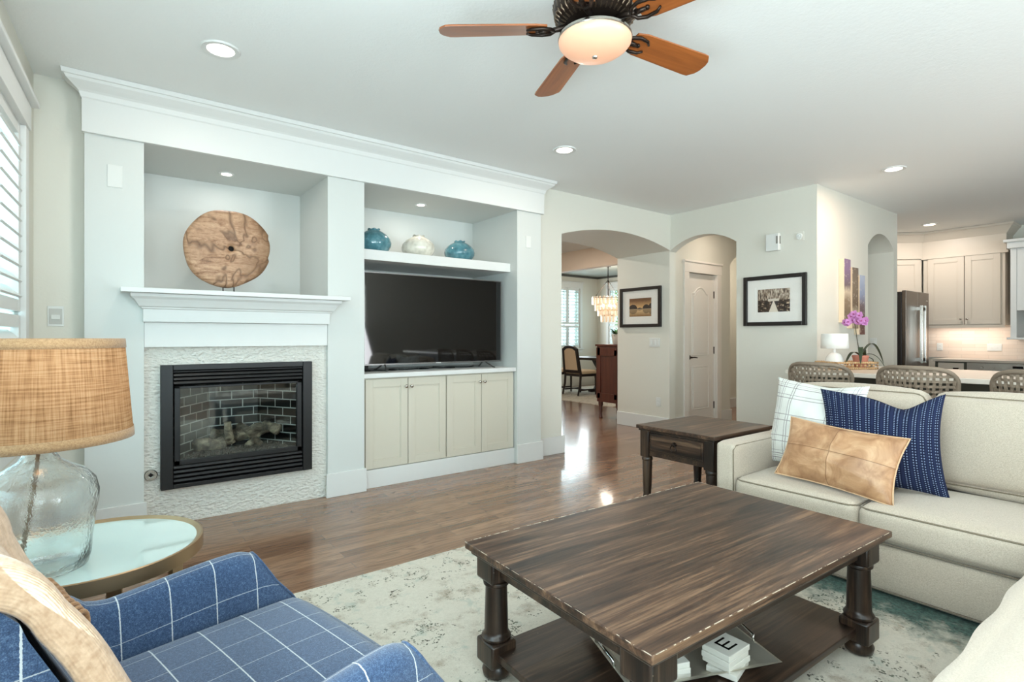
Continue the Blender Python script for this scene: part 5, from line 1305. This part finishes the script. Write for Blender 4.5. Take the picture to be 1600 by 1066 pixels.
obj('side_panel', MB().box(9.40, 1.60, 1.20, 9.995, 1.66, 2.36), M_white, hb, bev=.002)
obj('front_panel', MB().box(9.405, .62, 1.55, 9.45, 1.60, 2.36).box(9.40, .56, 1.20, 9.995, .62, 2.36), M_white, hb, bev=.002)
obj('cap', MB().box(9.37, .53, 2.36, 9.995, 1.69, 2.44).box(9.34, .50, 2.44, 9.995, 1.72, 2.475), M_white, hb, bev=.003)
obj('ledge', MB().box(9.36, .53, 1.175, 9.995, 1.69, 1.20), M_white, hb, bev=.003)

# ------------------------------------------------------------------ dining room
dg = obj('dining_rug', MB().box(6.95, 6.3, 0, 9.9, 9.3, .010), M_rug2, None); tag(dg, 'pale patterned rug under the dining table', 'rug')
M_mah = wood('mahogany', [(52, 24, 16), (80, 38, 26), (98, 50, 34)], 2, .6, .3, coat=.3, bump=.05)
bf = thing('sideboard', 'tall mahogany sideboard with turned feet at the dining room entrance', 'sideboard', (6.2, 5.4, 0))
obj('body', MB().box(5.84, 5.20, .25, 6.62, 5.62, 1.07), M_mah, bf, bev=.003)
obj('side_panel', MB().box(5.825, 5.22, .30, 5.845, 5.27, 1.02).box(5.825, 5.54, .30, 5.845, 5.62, 1.05).box(5.825, 5.22, .93, 5.845, 5.60, 1.05).box(5.825, 5.22, .25, 5.845, 5.60, .38), M_mah, bf, bev=.004)
obj('top', MB().box(5.822, 5.18, 1.07, 6.64, 5.64, 1.098), M_mah, bf, bev=.004)
for x in (5.87, 6.58):
    for y in (5.23, 5.57): obj('foot', MB().lathe([(.022, 0), (.030, .015), (.020, .04), (.018, .09), (.030, .13), (.020, .16), (.034, .20), (.036, .25)], (x, y, 0), 20), M_mah, bf, smooth=True)
pp_ = thing('potted_plant', 'small green plant in a white pot on the mahogany sideboard', 'plant', (5.98, 5.36, 1.099)); pc = (5.98, 5.36, 1.099)
obj('pot', MB().lathe([(.05, 0), (.056, .01), (.075, .15), (.070, .15), (.065, .13), (.001, .13)], pc, 24), simple('white pot', (226, 218, 206), .5), pp_, smooth=True)
b = MB(); rd = random.Random(2)
for i in range(46):
    az = rd.uniform(0, 2 * PI); ln = rd.uniform(.07, .17); el = rd.uniform(.2, 1.4)
    def lf2(u, v, az=az, ln=ln, el=el):
        w = .013 * math.sin(PI * (.05 + .92 * u)); r = ln * u * math.cos(el * (1 - .5 * u)); z = ln * u * math.sin(el) - .03 * u * u
        p = Rz(az) @ Vector((r, (v * 2 - 1) * w, z + .13)); return (pc[0] + p.x, pc[1] + p.y, pc[2] + p.z)
    b.grid(lf2, 6, 3)
obj('leaves', b, simple('plant leaf', (58, 92, 42), .5, var=.3), pp_, smooth='all')
M_ebony = simple('dark dining wood', (34, 24, 20), .35); M_cush = simple('dining chair linen', (216, 190, 156), .85)
dt = thing('dining_table', 'dark dining table on a scrolled pedestal', 'dining table', (8.75, 7.7, .0105)); q = (8.75, 7.7, .0105)
obj('tabletop', MB().box(8.15, 6.65, .71, 9.35, 8.75, .765), M_ebony, dt, bev=.006)
for y in (7.1, 8.3):
    pr = [(8.55, .06), (8.95, .06), (8.90, .12), (8.82, .20), (8.90, .30), (8.92, .40), (8.84, .50), (8.92, .60), (9.0, .71), (8.5, .71), (8.58, .60), (8.66, .50), (8.58, .40), (8.60, .30), (8.68, .20), (8.60, .12)]
    obj('pedestal', MB().prism(pr, 'y', y - .05, y + .05), M_ebony, dt, bev=.006); obj('foot', MB().box(8.4, y - .05, .0105, 9.1, y + .05, .07), M_ebony, dt, bev=.008)
obj('stretcher', MB().box(8.70, 7.1, .12, 8.80, 8.3, .20), M_ebony, dt)
def dchair(label):
    r = thing('dining_chair', label, 'chair', (0, 0, .014), 0, 'upholstered dining chairs')
    Bm = T(-.02, 0, .45) @ Ry(-.14)
    b = MB()
    ol = [(-.25, 0), (-.215, .50), (-.12, .555), (0, .57), (.12, .555), (.215, .50), (.25, 0)]
    il = [(-.185, .06), (-.165, .46), (-.09, .505), (0, .515), (.09, .505), (.165, .46), (.185, .06)]
    for k in range(6):
        for (x0, x1) in ((-.022, .022),):
            pq = [ol[k], ol[k + 1], il[k + 1], il[k]]; b.prism(pq, 'x', x0, x1, Bm)
    b.prism([ol[0], il[0], il[-1], ol[-1]], 'x', -.022, .022, Bm)
    obj('back_frame', b, M_ebony, r, w=False, merge=True)
    obj('backrest', MB().prism(il, 'x', -.018, .026, Bm), M_cush, r, w=False, bev=.008)
    obj('seat', MB().rbox((.22, 0, .465), (.48, .50, .08), .03, (0, 0, .01), n=8), M_cush, r, w=False, smooth='all')
    obj('seat_rail', MB().box(-.02, -.245, .38, .455, .245, .432), M_ebony, r, w=False, bev=.003)
    for y in (-.225, .225):
        obj('leg', MB().tube([(-.08, y, 0), (-.02, y, .22), (0, y, .45)], [.018, .022, .026], 8), M_ebony, r, w=False); obj('leg', MB().tube([(.43, y, 0), (.43, y, .40)], [.017, .024], 8), M_ebony, r, w=False)
    obj('stretcher', MB().box(-.03, -.215, .09, .42, -.20, .12).box(-.03, .20, .09, .42, .215, .12).box(.18, -.2, .095, .20, .2, .115), M_ebony, r, w=False)
    return r
c0 = dchair('upholstered dining chair with dark frame seen from behind through the arched opening'); c0.location = (7.66, 8.04, .018)
dup(c0, (7.66, 8.78, .018), 0, 'upholstered dining chair partly hidden behind the arch jamb at far left')
dup(c0, (9.86, 8.04, .018), PI, 'upholstered dining chair on the far side of the dining table')
# chandelier
chx = (8.55, 7.90); ch = thing('chandelier', 'tiered crystal chandelier on a dark rod over the dining table', 'chandelier', (chx[0], chx[1], 1.50))
b = MB().tube([(chx[0], chx[1], 2.05), (chx[0], chx[1], 2.71)], .009, 8).lathe([(.06, 2.70), (.06, 2.714)], (chx[0], chx[1], 0), 20)
for k in range(3):
    a = 2 * PI * k / 3 + .5; b.tube([(chx[0], chx[1], 2.42), (chx[0] + .30 * math.cos(a), chx[1] + .30 * math.sin(a), 2.03)], .005, 6)
obj('rod', b, M_bronze, ch, smooth=True)
b = MB()
for (r_, z) in ((.34, 2.03), (.28, 1.89), (.22, 1.77), (.15, 1.66)):
    b.tube([(chx[0] + r_ * math.cos(2 * PI * k / 32), chx[1] + r_ * math.sin(2 * PI * k / 32), z) for k in range(32)], .006, 6, closed=True)
b.tube([(chx[0], chx[1], 1.66), (chx[0], chx[1], 2.05)], .008, 6); obj('tier_frame', b, M_gold, ch)
cr0 = None; M_cr = NT('crystal drop'); M_cr.set(Base_Color=lin((250, 236, 218)), Transmission_Weight=.75, Roughness=.12, IOR=1.3, Emission_Color=lin((255, 232, 208)), Emission_Strength=.10); M_cr = M_cr.m
for (r_, z, n, h_) in ((.34, 2.06, 26, .17), (.28, 1.92, 22, .16), (.22, 1.80, 17, .15), (.15, 1.69, 12, .17)):
    for k in range(n):
        a = 2 * PI * k / n
        if cr0 is None:
            cr0 = obj('crystal', MB().prism([(-.026, -.15), (-.018, -.165), (.018, -.165), (.026, -.15), (.026, -.02), (.018, 0), (-.018, 0), (-.026, -.02)], 'x', -.005, .005), M_cr, None, bev=.002); o = cr0
        else: o = cr0.copy(); COL.objects.link(o)
        o.parent = ch; o.location = (r_ * math.cos(a), r_ * math.sin(a), z - 1.50); o.rotation_euler = (0, 0, a); o.scale = (1, 1, h_ / .165)
M_bulb = emis('chandelier bulb', (255, 222, 184), 14)
for k in range(5):
    a = 2 * PI * k / 5 + .3; obj('bulb', MB().lathe([(.001, -.03), (.018, -.015), (.020, .005), (.008, .035), (.001, .045)], (chx[0] + .13 * math.cos(a), chx[1] + .13 * math.sin(a), 1.87), 10), M_bulb, ch, smooth='all')
pl = bpy.data.lights.new('chandelier_glow', 'POINT'); pl.energy = 26; pl.color = (1, .88, .74); pl.shadow_soft_size = .15
plo = bpy.data.objects.new('chandelier_glow', pl); COL.objects.link(plo); plo.location = (chx[0], chx[1], 2.2)
# hall light over the closet alcove
pl = bpy.data.lights.new('hall_light', 'AREA'); pl.shape = 'DISK'; pl.size = .2; pl.energy = 5; pl.color = (1, .84, .70)
plo = bpy.data.objects.new('hall_light', pl); COL.objects.link(plo); plo.location = (6.5, 3.75, CE - .02)
downlight('round recessed ceiling light in the alcove hidden above the closet arch', 6.5, 3.75, CE, .095, 0, WARM, M_can)
downlight('added unseen recessed light of the corridor behind the closet wall', 7.75, 4.75, CE, .08, 14, WARM, M_can)  # unseen lamp added to brighten the arched way beyond the closet door
downlight('added unseen recessed light of the hall beyond the picture wall', 5.1, 6.3, CE, .095, 34, WARM, M_can)  # unseen lamp added to warm the passage and dining header
struct('wall_alcove_side', MB().box(5.80, 3.285, 0, 8.8, 3.30, CE), M_wall)
